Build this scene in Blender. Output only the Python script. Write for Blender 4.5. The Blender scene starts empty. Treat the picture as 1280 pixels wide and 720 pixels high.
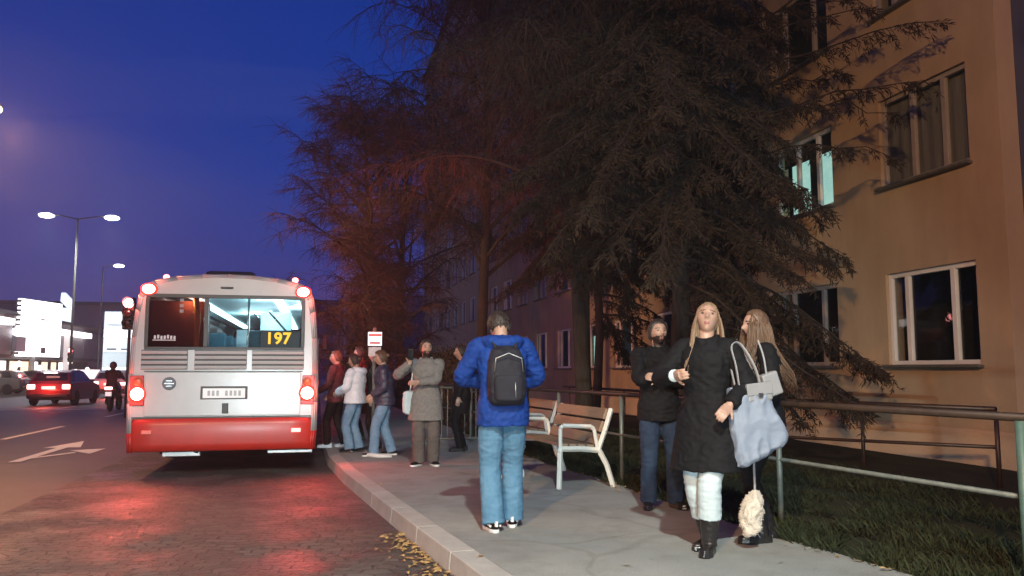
import bpy, bmesh, math, random
from mathutils import Vector, Matrix, noise as mnoise
R = math.radians
random.seed(7)
sc = bpy.context.scene
C = sc.collection

# ------------------------------------------------------------------ camera, world, exposure
cam_d = bpy.data.cameras.new('camera'); cam = bpy.data.objects.new('camera', cam_d); C.objects.link(cam)
cam.location = (0, 0, 1.45)
cam.rotation_euler = (R(90 + 5.74), 0, R(-13.2))
cam_d.sensor_width = 36; cam_d.lens = 28.8; cam_d.clip_start = .05; cam_d.clip_end = 4000
sc.camera = cam
sc.view_settings.view_transform = 'Standard'; sc.view_settings.look = 'None'
sc.view_settings.exposure = 0.0; sc.view_settings.gamma = 1; sc.view_settings.use_curve_mapping = False
sc.render.engine = 'CYCLES'
sc.cycles.use_denoising = True
sc.cycles.max_bounces = 6; sc.cycles.diffuse_bounces = 2; sc.cycles.glossy_bounces = 3
sc.cycles.transmission_bounces = 4; sc.cycles.transparent_max_bounces = 8
sc.cycles.caustics_reflective = False; sc.cycles.caustics_refractive = False
sc.cycles.sample_clamp_indirect = 4

w = bpy.data.worlds.new('World'); sc.world = w; w.use_nodes = True
nt = w.node_tree; nt.nodes.clear()
def N(t, **k):
    n = nt.nodes.new(t)
    for a, b in k.items(): setattr(n, a, b)
    return n
out = N('ShaderNodeOutputWorld'); bg = N('ShaderNodeBackground'); bg.inputs['Strength'].default_value = 1.15
tc = N('ShaderNodeTexCoord'); sep = N('ShaderNodeSeparateXYZ'); ramp = N('ShaderNodeValToRGB')
nt.links.new(tc.outputs['Generated'], sep.inputs[0]); nt.links.new(sep.outputs['Z'], ramp.inputs[0])
cr = ramp.color_ramp
cr.elements[0].position = 0.0; cr.elements[0].color = (.085, .052, .225, 1)
cr.elements[1].position = 1.0; cr.elements[1].color = (.004, .014, .11, 1)
for p, c in ((.10, (.036, .050, .26)), (.22, (.006, .038, .27)), (.42, (.002, .027, .225))):
    e = cr.elements.new(p); e.color = (*c, 1)
# thin streaks of dusk cloud
mp = N('ShaderNodeMapping'); mp.inputs['Scale'].default_value = (1.2, 3.0, 7.0); mp.inputs['Rotation'].default_value = (0, R(22), 0)
nz = N('ShaderNodeTexNoise'); nz.inputs['Scale'].default_value = 1.6; nz.inputs['Detail'].default_value = 5
mr = N('ShaderNodeMapRange'); mr.inputs['From Min'].default_value = .5; mr.inputs['From Max'].default_value = .8; mr.inputs['To Max'].default_value = .35
mx = N('ShaderNodeMixRGB'); mx.inputs['Color2'].default_value = (.075, .085, .24, 1)
nt.links.new(tc.outputs['Generated'], mp.inputs[0]); nt.links.new(mp.outputs[0], nz.inputs['Vector'])
nt.links.new(nz.outputs['Fac'], mr.inputs[0]); nt.links.new(mr.outputs[0], mx.inputs[0]); nt.links.new(ramp.outputs[0], mx.inputs[1])
nt.links.new(mx.outputs[0], bg.inputs[0]); nt.links.new(bg.outputs[0], out.inputs[0])

# ------------------------------------------------------------------ materials
MATS = {}
def mat(name, col, rough=.7, metal=0., var=.15, scale=6., bump=0., bscale=None, emit=None, estr=0., coat=0., trans=0., col2=None, stretch=None, spec=.5):
    if name in MATS: return MATS[name]
    m = bpy.data.materials.new(name); m.use_nodes = True; t = m.node_tree
    b = t.nodes['Principled BSDF']
    b.inputs['Roughness'].default_value = rough; b.inputs['Metallic'].default_value = metal
    b.inputs['Coat Weight'].default_value = coat; b.inputs['Coat Roughness'].default_value = .2; b.inputs['Transmission Weight'].default_value = trans
    b.inputs['Specular IOR Level'].default_value = spec if rough < .65 else min(spec, .22)
    tcn = t.nodes.new('ShaderNodeTexCoord'); vec = tcn.outputs['Object']
    if stretch:
        mpn = t.nodes.new('ShaderNodeMapping'); mpn.inputs['Scale'].default_value = stretch
        t.links.new(vec, mpn.inputs[0]); vec = mpn.outputs[0]
    if var or col2:
        n = t.nodes.new('ShaderNodeTexNoise'); n.inputs['Scale'].default_value = scale; n.inputs['Detail'].default_value = 6; n.inputs['Roughness'].default_value = .62
        t.links.new(vec, n.inputs['Vector'])
        r = t.nodes.new('ShaderNodeValToRGB'); t.links.new(n.outputs['Fac'], r.inputs[0])
        r.color_ramp.elements[0].position = .3; r.color_ramp.elements[1].position = .7
        a = col if col2 else tuple(max(0, c * (1 - var)) for c in col)
        z = col2 if col2 else tuple(min(1, c * (1 + var)) for c in col)
        r.color_ramp.elements[0].color = (*a, 1); r.color_ramp.elements[1].color = (*z, 1)
        t.links.new(r.outputs[0], b.inputs['Base Color'])
    else:
        b.inputs['Base Color'].default_value = (*col, 1)
    if bump:
        n2 = t.nodes.new('ShaderNodeTexNoise'); n2.inputs['Scale'].default_value = bscale or scale * 6; n2.inputs['Detail'].default_value = 5
        t.links.new(vec, n2.inputs['Vector'])
        bp = t.nodes.new('ShaderNodeBump'); bp.inputs['Strength'].default_value = bump; bp.inputs['Distance'].default_value = .02
        t.links.new(n2.outputs['Fac'], bp.inputs['Height']); t.links.new(bp.outputs[0], b.inputs['Normal'])
    if emit:
        b.inputs['Emission Color'].default_value = (*emit, 1); b.inputs['Emission Strength'].default_value = estr
    MATS[name] = m
    return m
def glow(name, col, s): return mat(name, tuple(min(1, c) for c in col), .4, var=0, emit=col, estr=s)

M = dict(
    white_paint=mat('white_paint', (.41, .395, .38), .34, var=.12, scale=1.3, coat=.4, bump=.02, bscale=3),
    red_paint=mat('red_paint', (.42, .022, .014), .42, var=.14, scale=3, coat=.12),
    black_plastic=mat('black_plastic', (.015, .015, .016), .45, var=.2),
    rubber=mat('rubber', (.018, .018, .018), .85, var=.25, scale=20, bump=.2),
    steel=mat('steel', (.35, .36, .36), .4, .8, var=.15),
    galv=mat('galvanised', (.13, .14, .12), .5, .35, var=.25, scale=12),
    green_post=mat('green_post', (.07, .12, .095), .5, .1, var=.25, scale=8),
    brown_rail=mat('brown_rail', (.028, .014, .007), .45, var=.35, scale=9),
    chrome=mat('chrome', (.6, .6, .6), .2, 1., var=.05),
    bench_paint=mat('bench_paint', (.60, .58, .52), .42, var=.06, scale=8),
    wood=mat('bench_wood', (.20, .125, .075), .6, col2=(.28, .185, .115), scale=5, stretch=(12, .8, 12), bump=.15),
    glass_dark=mat('dark_glass', (.012, .013, .015), .06, var=0, spec=.8),
    skin=mat('skin', (.34, .205, .15), .5, var=.08, scale=14, bump=.03),
    lip=mat('lips', (.24, .085, .08), .45, var=.1),
    eyewhite=mat('eye_white', (.16, .15, .14), .4, var=0),
    iris=mat('iris', (.03, .022, .018), .2, var=0),
    jeans=mat('light_jeans', (.055, .14, .23), .85, col2=(.10, .21, .315), scale=9, bump=.25, bscale=160),
    jeans_mid=mat('mid_jeans', (.10, .18, .28), .85, col2=(.17, .27, .38), scale=9, bump=.25, bscale=160),
    jeans_dark=mat('dark_jeans', (.012, .022, .045), .85, col2=(.022, .038, .07), scale=9, bump=.25, bscale=160),
    blue_cloth=mat('blue_cloth', (.006, .034, .185), .75, var=.16, scale=9, bump=.15, bscale=60),
    black_cloth=mat('black_cloth', (.004, .004, .005), .8, var=.3, scale=8, bump=.2, bscale=120),
    navy_puffer=mat('navy_puffer', (.03, .026, .05), .5, var=.25, scale=8),
    white_puffer=mat('white_puffer', (.55, .57, .62), .55, var=.06, scale=8, bump=.1, bscale=40),
    grey_coat=mat('grey_coat', (.13, .122, .115), .9, col2=(.185, .175, .165), scale=30, bump=.25, bscale=140),
    taupe=mat('taupe_cloth', (.10, .085, .078), .9, var=.15, scale=10, bump=.2, bscale=120),
    white_cloth=mat('white_cloth', (.40, .48, .50), .8, var=.06, scale=8, bump=.12, bscale=90),
    maroon_cloth=mat('maroon_cloth', (.10, .02, .022), .8, var=.25, scale=8),
    leather=mat('black_leather', (.014, .013, .013), .28, var=.3, scale=9, bump=.1, bscale=25),
    white_rubber=mat('white_rubber', (.60, .60, .58), .6, var=.06, scale=9),
    tote=mat('tote_cloth', (.165, .20, .26), .75, col2=(.215, .25, .31), scale=5, bump=.15, bscale=50),
    pale_leather=mat('pale_leather', (.22, .22, .225), .5, var=.08),
    cream_fluff=mat('cream_fluff', (.50, .45, .38), .95, var=.14, scale=20, bump=.7, bscale=70),
    pack=mat('pack_cloth', (.014, .014, .02), .7, var=.3, scale=8, bump=.2, bscale=90),
    hair_dark=mat('dark_hair', (.025, .016, .012), .55, var=.35, scale=25, stretch=(6, 6, .5)),
    hair_brown=mat('brown_hair', (.065, .036, .02), .5, col2=(.12, .066, .036), scale=22, stretch=(6, 6, .4)),
    hair_fair=mat('fair_hair', (.13, .08, .045), .5, col2=(.22, .145, .085), scale=22, stretch=(6, 6, .4)),
    bark=mat('bark', (.022, .017, .014), .95, col2=(.055, .042, .033), scale=7, stretch=(4, 4, .6), bump=.6, bscale=14),
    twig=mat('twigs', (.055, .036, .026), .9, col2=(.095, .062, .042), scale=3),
    twig_red_lit=mat('red_lit_twigs', (.075, .035, .028), .9, col2=(.12, .055, .04), scale=3),  # red light of the bus lamps tinted into the twigs
    needle=mat('needles', (.022, .016, .010), .9, col2=(.05, .035, .022), scale=2.2),
    hedge=mat('hedge_leaf', (.02, .026, .014), .85, col2=(.045, .042, .022), scale=3),
    grass=mat('grass_blades', (.010, .017, .006), .85, col2=(.028, .031, .012), scale=1.2),
    leaflit=mat('dead_leaves', (.25, .15, .06), .85, col2=(.42, .29, .13), scale=9),
    win_frame=mat('window_frame', (.72, .71, .68), .45, var=.05),
    dark_metal=mat('dark_metal', (.05, .05, .055), .5, .4, var=.2),
)
M.update(MATS)
def glassmat(name, tint, rough=.03, mixf=.12):
    m = bpy.data.materials.new(name); m.use_nodes = True; t = m.node_tree; t.nodes.clear()
    o = t.nodes.new('ShaderNodeOutputMaterial'); mixn = t.nodes.new('ShaderNodeMixShader')
    tr = t.nodes.new('ShaderNodeBsdfTransparent'); gl = t.nodes.new('ShaderNodeBsdfGlossy'); fr = t.nodes.new('ShaderNodeFresnel')
    tr.inputs[0].default_value = (*tint, 1); gl.inputs['Roughness'].default_value = rough; fr.inputs['IOR'].default_value = 1.5
    ge = t.nodes.new('ShaderNodeNewGeometry'); mm = t.nodes.new('ShaderNodeMath'); mm.operation = 'MULTIPLY'; iv = t.nodes.new('ShaderNodeMath'); iv.operation = 'SUBTRACT'; iv.inputs[0].default_value = 1
    t.links.new(ge.outputs['Backfacing'], iv.inputs[1]); t.links.new(fr.outputs[0], mm.inputs[0]); t.links.new(iv.outputs[0], mm.inputs[1]); t.links.new(mm.outputs[0], mixn.inputs[0]); t.links.new(tr.outputs[0], mixn.inputs[1]); t.links.new(gl.outputs[0], mixn.inputs[2]); t.links.new(mixn.outputs[0], o.inputs[0])
    MATS[name] = m; return m
M['bus_glass'] = glassmat('bus_glass', (.75, .82, .84))
M['bus_glass_dark'] = glassmat('tinted_glass', (.55, .40, .36))
M['pane'] = glassmat('window_pane', (.8, .82, .82), .02)

# ------------------------------------------------------------------ mesh helpers
class MB:
    def __init__(s): s.v = []; s.f = []; s.m = []; s.cur = 0
    def mi(s, i): s.cur = i; return s
    def add(s, vs, fs):
        o = len(s.v); s.v += [tuple(x) for x in vs]
        for f in fs: s.f.append([i + o for i in f]); s.m.append(s.cur)
        return s
    def box(s, c, d, rz=0, rx=0, ry=0):
        m = Matrix.Translation(c) @ Matrix.Rotation(rz, 4, 'Z') @ Matrix.Rotation(ry, 4, 'Y') @ Matrix.Rotation(rx, 4, 'X')
        x, y, z = d[0] / 2, d[1] / 2, d[2] / 2
        vs = [m @ Vector(p) for p in ((-x, -y, -z), (x, -y, -z), (x, y, -z), (-x, y, -z), (-x, -y, z), (x, -y, z), (x, y, z), (-x, y, z))]
        return s.add(vs, [(0, 3, 2, 1), (4, 5, 6, 7), (0, 1, 5, 4), (1, 2, 6, 5), (2, 3, 7, 6), (3, 0, 4, 7)])
    def rings(s, rings, cap=True, closed=True):
        n = len(rings[0]); o = len(s.v)
        vs = [p for r in rings for p in r]; fs = []
        for i in range(len(rings) - 1):
            for j in range(n if closed else n - 1):
                k = (j + 1) % n
                fs.append((i * n + j, i * n + k, (i + 1) * n + k, (i + 1) * n + j))
        if cap:
            fs.append(tuple(range(n - 1, -1, -1))); fs.append(tuple((len(rings) - 1) * n + j for j in range(n)))
        return s.add(vs, fs)
    def tube(s, pts, rad, n=8, ref=None, flat=1.0, cap=True):
        pts = [Vector(p) for p in pts]
        if not hasattr(rad, '__len__'): rad = [rad] * len(pts)
        rings = []; u = None
        for i, p in enumerate(pts):
            t = (pts[min(i + 1, len(pts) - 1)] - pts[max(i - 1, 0)])
            if t.length < 1e-9: t = Vector((0, 0, 1))
            t.normalize()
            if u is None:
                r0 = Vector(ref) if ref else (Vector((0, 0, 1)) if abs(t.z) < .9 else Vector((1, 0, 0)))
                u = r0
            u = (u - t * u.dot(t))
            if u.length < 1e-6: u = t.orthogonal()
            u.normalize(); v = t.cross(u)
            rings.append([p + u * (math.cos(a) * rad[i]) + v * (math.sin(a) * rad[i] * flat) for a in [2 * math.pi * k / n for k in range(n)]])
        return s.rings(rings, cap)
    def cyl(s, p0, p1, r0, r1=None, n=12): return s.tube([p0, p1], [r0, r0 if r1 is None else r1], n)
    def ell(s, c, r, nu=14, nv=10, m=None):
        vs = []; fs = []
        for i in range(nv + 1):
            ph = math.pi * i / nv
            for j in range(nu):
                th = 2 * math.pi * j / nu
                p = Vector((r[0] * math.sin(ph) * math.cos(th), r[1] * math.sin(ph) * math.sin(th), r[2] * math.cos(ph)))
                if m: p = m @ p
                vs.append(p + Vector(c))
        for i in range(nv):
            for j in range(nu):
                k = (j + 1) % nu
                fs.append((i * nu + j, (i + 1) * nu + j, (i + 1) * nu + k, i * nu + k))
        return s.add(vs, fs)
    def lathe(s, c, prof, n=20, axis='Z'):
        rings = []
        for r, h in prof:
            ring = []
            for k in range(n):
                a = 2 * math.pi * k / n; x, y = r * math.cos(a), r * math.sin(a)
                p = {'Z': (x, y, h), 'X': (h, x, y), 'Y': (y, h, x)}[axis]
                ring.append(Vector(p) + Vector(c))
            rings.append(ring)
        return s.rings(rings)
    def prism(s, pts, axis, a, b):
        def P(p, h): return {'X': (h, p[0], p[1]), 'Y': (p[0], h, p[1]), 'Z': (p[0], p[1], h)}[axis]
        return s.rings([[P(p, a) for p in pts], [P(p, b) for p in pts]])
    def quad(s, *p): return s.add(p, [tuple(range(len(p)))])
    def mesh(s, name, mats, smooth=False):
        me = bpy.data.meshes.new(name); me.from_pydata(s.v, [], s.f)
        for mm in (mats if isinstance(mats, (list, tuple)) else [mats]): me.materials.append(mm)
        if len(me.materials) > 1: me.polygons.foreach_set('material_index', s.m)
        if smooth: me.polygons.foreach_set('use_smooth', [True] * len(me.polygons))
        me.update(); return me
    def build(s, name, mats, parent=None, bevel=0, smooth=False, fix=True):
        me = s.mesh(name, mats, smooth)
        if fix:
            bm = bmesh.new(); bm.from_mesh(me); bmesh.ops.recalc_face_normals(bm, faces=bm.faces); bm.to_mesh(me); bm.free()
        o = bpy.data.objects.new(name, me); C.objects.link(o)
        if parent: o.parent = parent
        if bevel:
            b = o.modifiers.new('bevel', 'BEVEL'); b.width = bevel; b.segments = 2; b.limit_method = 'ANGLE'; b.angle_limit = R(40)
        return o

def tag(o, label=None, cat=None, group=None, kind=None):
    if label: o['label'] = label
    if cat: o['category'] = cat
    if group: o['group'] = group
    if kind: o['kind'] = kind
    return o
def thing(name, label, cat, loc=(0, 0, 0), rz=0, group=None):
    o = bpy.data.objects.new(name, None); C.objects.link(o); o.empty_display_size = .2
    o.location = loc; o.rotation_euler = (0, 0, rz)
    return tag(o, label, cat, group)
def struct(o, kind='structure'): o['kind'] = kind; return o
def copy_tree(o, parent=None):
    c = o.copy(); C.objects.link(c); c.parent = parent
    for ch in list(o.children): copy_tree(ch, c)
    return c
def dup(o, loc, rz, label, group=None):
    c = copy_tree(o); c.location = loc; c.rotation_euler = (0, 0, rz); c['label'] = label
    if group: c['group'] = group
    return c
def text_mesh(txt, size, name, material, parent, loc, rot, depth=.002, bold=False, spacing=1.0):
    cu = bpy.data.curves.new(name, 'FONT'); cu.body = txt; cu.size = size; cu.align_x = 'CENTER'; cu.align_y = 'CENTER'; cu.extrude = depth; cu.space_character = spacing; cu.bevel_depth = size * .03 if bold else 0; cu.bevel_resolution = 1
    
    tmp = bpy.data.objects.new('t', cu); C.objects.link(tmp)
    dg = bpy.context.evaluated_depsgraph_get(); me = bpy.data.meshes.new_from_object(tmp.evaluated_get(dg))
    bpy.data.objects.remove(tmp); me.materials.clear(); me.materials.append(material)
    o = bpy.data.objects.new(name, me); C.objects.link(o); o.location = loc; o.rotation_euler = rot
    if parent: o.parent = parent
    return o
def add_mesh(name, me, parent=None):
    o = bpy.data.objects.new(name, me); C.objects.link(o)
    if parent: o.parent = parent
    return o
def remeshed(mb, voxel, smooth_it=3):
    """one continuous surface out of overlapping closed shells"""
    me = mb.mesh('tmp', M['skin'])
    bm = bmesh.new(); bm.from_mesh(me); bmesh.ops.recalc_face_normals(bm, faces=bm.faces); bm.to_mesh(me); bm.free()
    o = bpy.data.objects.new('tmp', me); C.objects.link(o)
    r = o.modifiers.new('r', 'REMESH'); r.mode = 'VOXEL'; r.voxel_size = voxel
    if smooth_it:
        s = o.modifiers.new('s', 'SMOOTH'); s.factor = .5; s.iterations = smooth_it
    dg = bpy.context.evaluated_depsgraph_get()
    res = bpy.data.meshes.new_from_object(o.evaluated_get(dg))
    bpy.data.objects.remove(o); bpy.data.meshes.remove(me)
    res.polygons.foreach_set('use_smooth', [True] * len(res.polygons))
    return res
def crumple(me, amp, f=(7, 7, 13), f2=26, puff=None, seed=0):
    """cloth folds: push the vertices of a garment along their normals by folded noise"""
    sd = Vector((seed * 3.7, seed * 1.3, seed * 2.1))
    nrm = [v.normal.copy() for v in me.vertices]
    for v, n in zip(me.vertices, nrm):
        p = v.co
        q = Vector((p.x * f[0], p.y * f[1], p.z * f[2])) + sd
        a = mnoise.noise(q); b = mnoise.noise(p * f2 + sd)
        d = amp * ((.55 - abs(a) * 2.2) + .35 * b)
        if puff:
            d += puff[1] * (abs(math.sin(p.z * math.pi / puff[0])) - .6)
        v.co = p + n * d
    me.update()

# ------------------------------------------------------------------ lights of the place
def point(name, parent, loc, col, power, radius=.1):
    l = bpy.data.lights.new(name, 'POINT'); l.energy = power; l.color = col; l.shadow_soft_size = radius
    o = bpy.data.objects.new(name, l); C.objects.link(o); o.location = loc
    if parent: o.parent = parent
    return o
def spot(name, parent, loc, target, col, power, size, blend=.3, radius=.1):
    l = bpy.data.lights.new(name, 'SPOT'); l.energy = power; l.color = col; l.shadow_soft_size = radius; l.spot_size = size; l.spot_blend = blend
    o = bpy.data.objects.new(name, l); C.objects.link(o); o.location = loc
    o.rotation_euler = (Vector(target) - Vector(loc)).to_track_quat('-Z', 'Y').to_euler()
    if parent: o.parent = parent
    return o
SODIUM = (1.0, .53, .20); LED = (.93, .97, 1.0)
# dipped headlights of the vehicle waiting behind the photographer
for hx in (-2.3, -1.0):
    spot('headlight_beam', None, (hx, -7.5, .85), (hx + 3.2, 9, .05), (.80, .96, 1.0), 3000, R(44), .18, .09)

# ------------------------------------------------------------------ ground, road, pavement
def kx(y):      # kerb line: the bay swings out towards the photographer
    pts = [(-30, 5.2), (-4, 2.15), (5.27, 1.03), (7.76, .72), (10.93, .34), (13, .16), (16, .10), (70, .10), (300, .1)]
    for (a, b), (c, d) in zip(pts, pts[1:]):
        if a <= y <= c: return b + (d - b) * (y - a) / (c - a)
    return .1
def ex(y):      # back edge of the pavement
    pts = [(-30, 7.0), (4.74, 3.72), (5.82, 3.55), (8.74, 3.37), (11.19, 3.2), (30, 2.6), (70, 2.6), (300, 2.6)]
    for (a, b), (c, d) in zip(pts, pts[1:]):
        if a <= y <= c: return b + (d - b) * (y - a) / (c - a)
    return 2.6

def road_material():
    m = mat('asphalt', (.036, .034, .033), .55, col2=(.062, .058, .055), scale=1.1, bump=.35, bscale=55)
    return m
def sett_material():
    m = bpy.data.materials.new('stone_setts'); m.use_nodes = True; t = m.node_tree; b = t.nodes['Principled BSDF']
    tcn = t.nodes.new('ShaderNodeTexCoord'); mp = t.nodes.new('ShaderNodeMapping'); mp.inputs['Rotation'].default_value = (0, 0, R(8))
    t.links.new(tcn.outputs['Object'], mp.inputs[0])
    nn = t.nodes.new('ShaderNodeTexNoise'); nn.inputs['Scale'].default_value = 3.2; nn.inputs['Detail'].default_value = 6
    t.links.new(mp.outputs[0], nn.inputs['Vector'])
    add = t.nodes.new('ShaderNodeVectorMath'); add.operation = 'MULTIPLY_ADD'; add.inputs[1].default_value = (.34, .34, 0)
    t.links.new(nn.outputs['Color'], add.inputs[0]); t.links.new(mp.outputs[0], add.inputs[2])
    br = t.nodes.new('ShaderNodeTexBrick'); br.inputs['Scale'].default_value = 1; br.inputs['Brick Width'].default_value = .17; br.inputs['Row Height'].default_value = .11
    br.inputs['Mortar Size'].default_value = .012; br.inputs['Mortar Smooth'].default_value = .6; br.inputs['Bias'].default_value = 0
    br.inputs['Color1'].default_value = (.075, .07, .064, 1); br.inputs['Color2'].default_value = (.125, .115, .105, 1); br.inputs['Mortar'].default_value = (.062, .057, .052, 1)
    t.links.new(add.outputs[0], br.inputs['Vector'])
    n2 = t.nodes.new('ShaderNodeTexNoise'); n2.inputs['Scale'].default_value = 1.3; n2.inputs['Detail'].default_value = 6
    t.links.new(tcn.outputs['Object'], n2.inputs['Vector'])
    r = t.nodes.new('ShaderNodeValToRGB'); r.color_ramp.elements[0].position = .35; r.color_ramp.elements[0].color = (.45, .43, .42, 1); r.color_ramp.elements[1].position = .7; r.color_ramp.elements[1].color = (1, 1, 1, 1)
    t.links.new(n2.outputs['Fac'], r.inputs[0])
    mu = t.nodes.new('ShaderNodeMixRGB'); mu.blend_type = 'MULTIPLY'; mu.inputs[0].default_value = 1
    t.links.new(br.outputs['Color'], mu.inputs[1]); t.links.new(r.outputs[0], mu.inputs[2]); t.links.new(mu.outputs[0], b.inputs['Base Color'])
    n3 = t.nodes.new('ShaderNodeTexNoise'); n3.inputs['Scale'].default_value = 40; t.links.new(tcn.outputs['Object'], n3.inputs['Vector'])
    ad = t.nodes.new('ShaderNodeMath'); ad.operation = 'MULTIPLY_ADD'; ad.inputs[1].default_value = .35; t.links.new(n3.outputs['Fac'], ad.inputs[0])
    inv = t.nodes.new('ShaderNodeMath'); inv.operation = 'SUBTRACT'; inv.inputs[0].default_value = 1; t.links.new(br.outputs['Fac'], inv.inputs[1]); t.links.new(inv.outputs[0], ad.inputs[2])
    bp = t.nodes.new('ShaderNodeBump'); bp.inputs['Strength'].default_value = 1.0; bp.inputs['Distance'].default_value = .035
    t.links.new(ad.outputs[0], bp.inputs['Height']); t.links.new(bp.outputs[0], b.inputs['Normal'])
    rr2 = t.nodes.new('ShaderNodeMapRange'); rr2.inputs['From Min'].default_value = .35; rr2.inputs['From Max'].default_value = .65; rr2.inputs['To Min'].default_value = .40; rr2.inputs['To Max'].default_value = .8
    t.links.new(n2.outputs['Fac'], rr2.inputs[0]); t.links.new(rr2.outputs[0], b.inputs['Roughness'])
    return m
def pavement_material():
    m = bpy.data.materials.new('pavement_asphalt'); m.use_nodes = True; t = m.node_tree; b = t.nodes['Principled BSDF']
    tcn = t.nodes.new('ShaderNodeTexCoord')
    n1 = t.nodes.new('ShaderNodeTexNoise'); n1.inputs['Scale'].default_value = .8; n1.inputs['Detail'].default_value = 8; n1.inputs['Roughness'].default_value = .6
    t.links.new(tcn.outputs['Object'], n1.inputs['Vector'])
    r = t.nodes.new('ShaderNodeValToRGB'); r.color_ramp.elements[0].position = .35; r.color_ramp.elements[0].color = (.235, .25, .24, 1); r.color_ramp.elements[1].position = .68; r.color_ramp.elements[1].color = (.32, .335, .32, 1)
    t.links.new(n1.outputs['Fac'], r.inputs[0])
    n2 = t.nodes.new('ShaderNodeTexNoise'); n2.inputs['Scale'].default_value = 120; n2.inputs['Detail'].default_value = 3; t.links.new(tcn.outputs['Object'], n2.inputs['Vector'])
    r2 = t.nodes.new('ShaderNodeValToRGB'); r2.color_ramp.elements[0].position = .3; r2.color_ramp.elements[0].color = (.6, .6, .6, 1); r2.color_ramp.elements[1].position = .7; r2.color_ramp.elements[1].color = (1.15, 1.15, 1.15, 1)
    t.links.new(n2.outputs['Fac'], r2.inputs[0])
    mu = t.nodes.new('ShaderNodeMixRGB'); mu.blend_type = 'MULTIPLY'; mu.inputs[0].default_value = 1; t.links.new(r.outputs[0], mu.inputs[1]); t.links.new(r2.outputs[0], mu.inputs[2])
    # cracks and tar joints
    vo = t.nodes.new('ShaderNodeTexVoronoi'); vo.feature = 'DISTANCE_TO_EDGE'; vo.inputs['Scale'].default_value = .42
    nd = t.nodes.new('ShaderNodeTexNoise'); nd.inputs['Scale'].default_value = 1.5; t.links.new(tcn.outputs['Object'], nd.inputs['Vector'])
    va = t.nodes.new('ShaderNodeVectorMath'); va.operation = 'MULTIPLY_ADD'; va.inputs[1].default_value = (.5, .5, 0); t.links.new(nd.outputs['Color'], va.inputs[0]); t.links.new(tcn.outputs['Object'], va.inputs[2])
    t.links.new(va.outputs[0], vo.inputs['Vector'])
    rc = t.nodes.new('ShaderNodeValToRGB'); rc.color_ramp.elements[0].position = .003; rc.color_ramp.elements[0].color = (.8, .79, .77, 1); rc.color_ramp.elements[1].position = .012; rc.color_ramp.elements[1].color = (1, 1, 1, 1)
    t.links.new(vo.outputs['Distance'], rc.inputs[0])
    m2 = t.nodes.new('ShaderNodeMixRGB'); m2.blend_type = 'MULTIPLY'; m2.inputs[0].default_value = .8; t.links.new(mu.outputs[0], m2.inputs[1]); t.links.new(rc.outputs[0], m2.inputs[2])
    n4 = t.nodes.new('ShaderNodeTexNoise'); n4.inputs['Scale'].default_value = 2.6; n4.inputs['Detail'].default_value = 9; n4.inputs['Roughness'].default_value = .7; t.links.new(tcn.outputs['Object'], n4.inputs['Vector'])
    r4 = t.nodes.new('ShaderNodeValToRGB'); r4.color_ramp.elements[0].position = .36; r4.color_ramp.elements[0].color = (.80, .79, .77, 1); r4.color_ramp.elements[1].position = .55; r4.color_ramp.elements[1].color = (1, 1, 1, 1); t.links.new(n4.outputs['Fac'], r4.inputs[0])
    v5 = t.nodes.new('ShaderNodeTexVoronoi'); v5.inputs['Scale'].default_value = 3.2; t.links.new(tcn.outputs['Object'], v5.inputs['Vector'])
    r5 = t.nodes.new('ShaderNodeValToRGB'); r5.color_ramp.elements[0].position = .05; r5.color_ramp.elements[0].color = (.78, .77, .76, 1); r5.color_ramp.elements[1].position = .08; r5.color_ramp.elements[1].color = (1, 1, 1, 1); t.links.new(v5.outputs['Distance'], r5.inputs[0])
    m4 = t.nodes.new('ShaderNodeMixRGB'); m4.blend_type = 'MULTIPLY'; m4.inputs[0].default_value = 1; t.links.new(m2.outputs[0], m4.inputs[1]); t.links.new(r4.outputs[0], m4.inputs[2])
    m5 = t.nodes.new('ShaderNodeMixRGB'); m5.blend_type = 'MULTIPLY'; m5.inputs[0].default_value = .7; t.links.new(m4.outputs[0], m5.inputs[1]); t.links.new(r5.outputs[0], m5.inputs[2])
    t.links.new(m5.outputs[0], b.inputs['Base Color']); b.inputs['Roughness'].default_value = .8
    bp = t.nodes.new('ShaderNodeBump'); bp.inputs['Strength'].default_value = .35; bp.inputs['Distance'].default_value = .01; t.links.new(n2.outputs['Fac'], bp.inputs['Height']); t.links.new(bp.outputs[0], b.inputs['Normal'])
    return m

g = MB(); g.quad((-1500, -1500, -.02), (1500, -1500, -.02), (1500, 1500, -.02), (-1500, 1500, -.02))
struct(g.build('ground', mat('earth', (.035, .034, .032), .9, var=.2, scale=.3)))
g = MB(); g.quad((-16, -40, 0), (6.5, -40, 0), (6.5, 600, 0), (-16, 600, 0))
struct(g.build('road', road_material()))
ys = [-25, -15, -8, -4, 0, 2, 4, 5.27, 6.5, 7.76, 9.3, 10.93, 12, 13, 14.5, 16, 20, 28, 40, 60, 100, 200]
g = MB()
for a, b in zip(ys, ys[1:]):
    if a >= 60: break
    g.quad((-3.1 + max(0, (6 - a)) * .14, a, .004), (kx(a), a, .004), (kx(b), b, .004), (-3.1 + max(0, (6 - b)) * .14, b, .004))
struct(g.build('bus_bay', sett_material()))
KW = .2
g = MB(); top = []
for a, b in zip(ys, ys[1:]):
    g.quad((kx(a) + KW, a, .15), (ex(a), a, .15), (ex(b), b, .15), (kx(b) + KW, b, .15))
struct(g.build('pavement', pavement_material()))
g = MB()
y = -20.0
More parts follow.
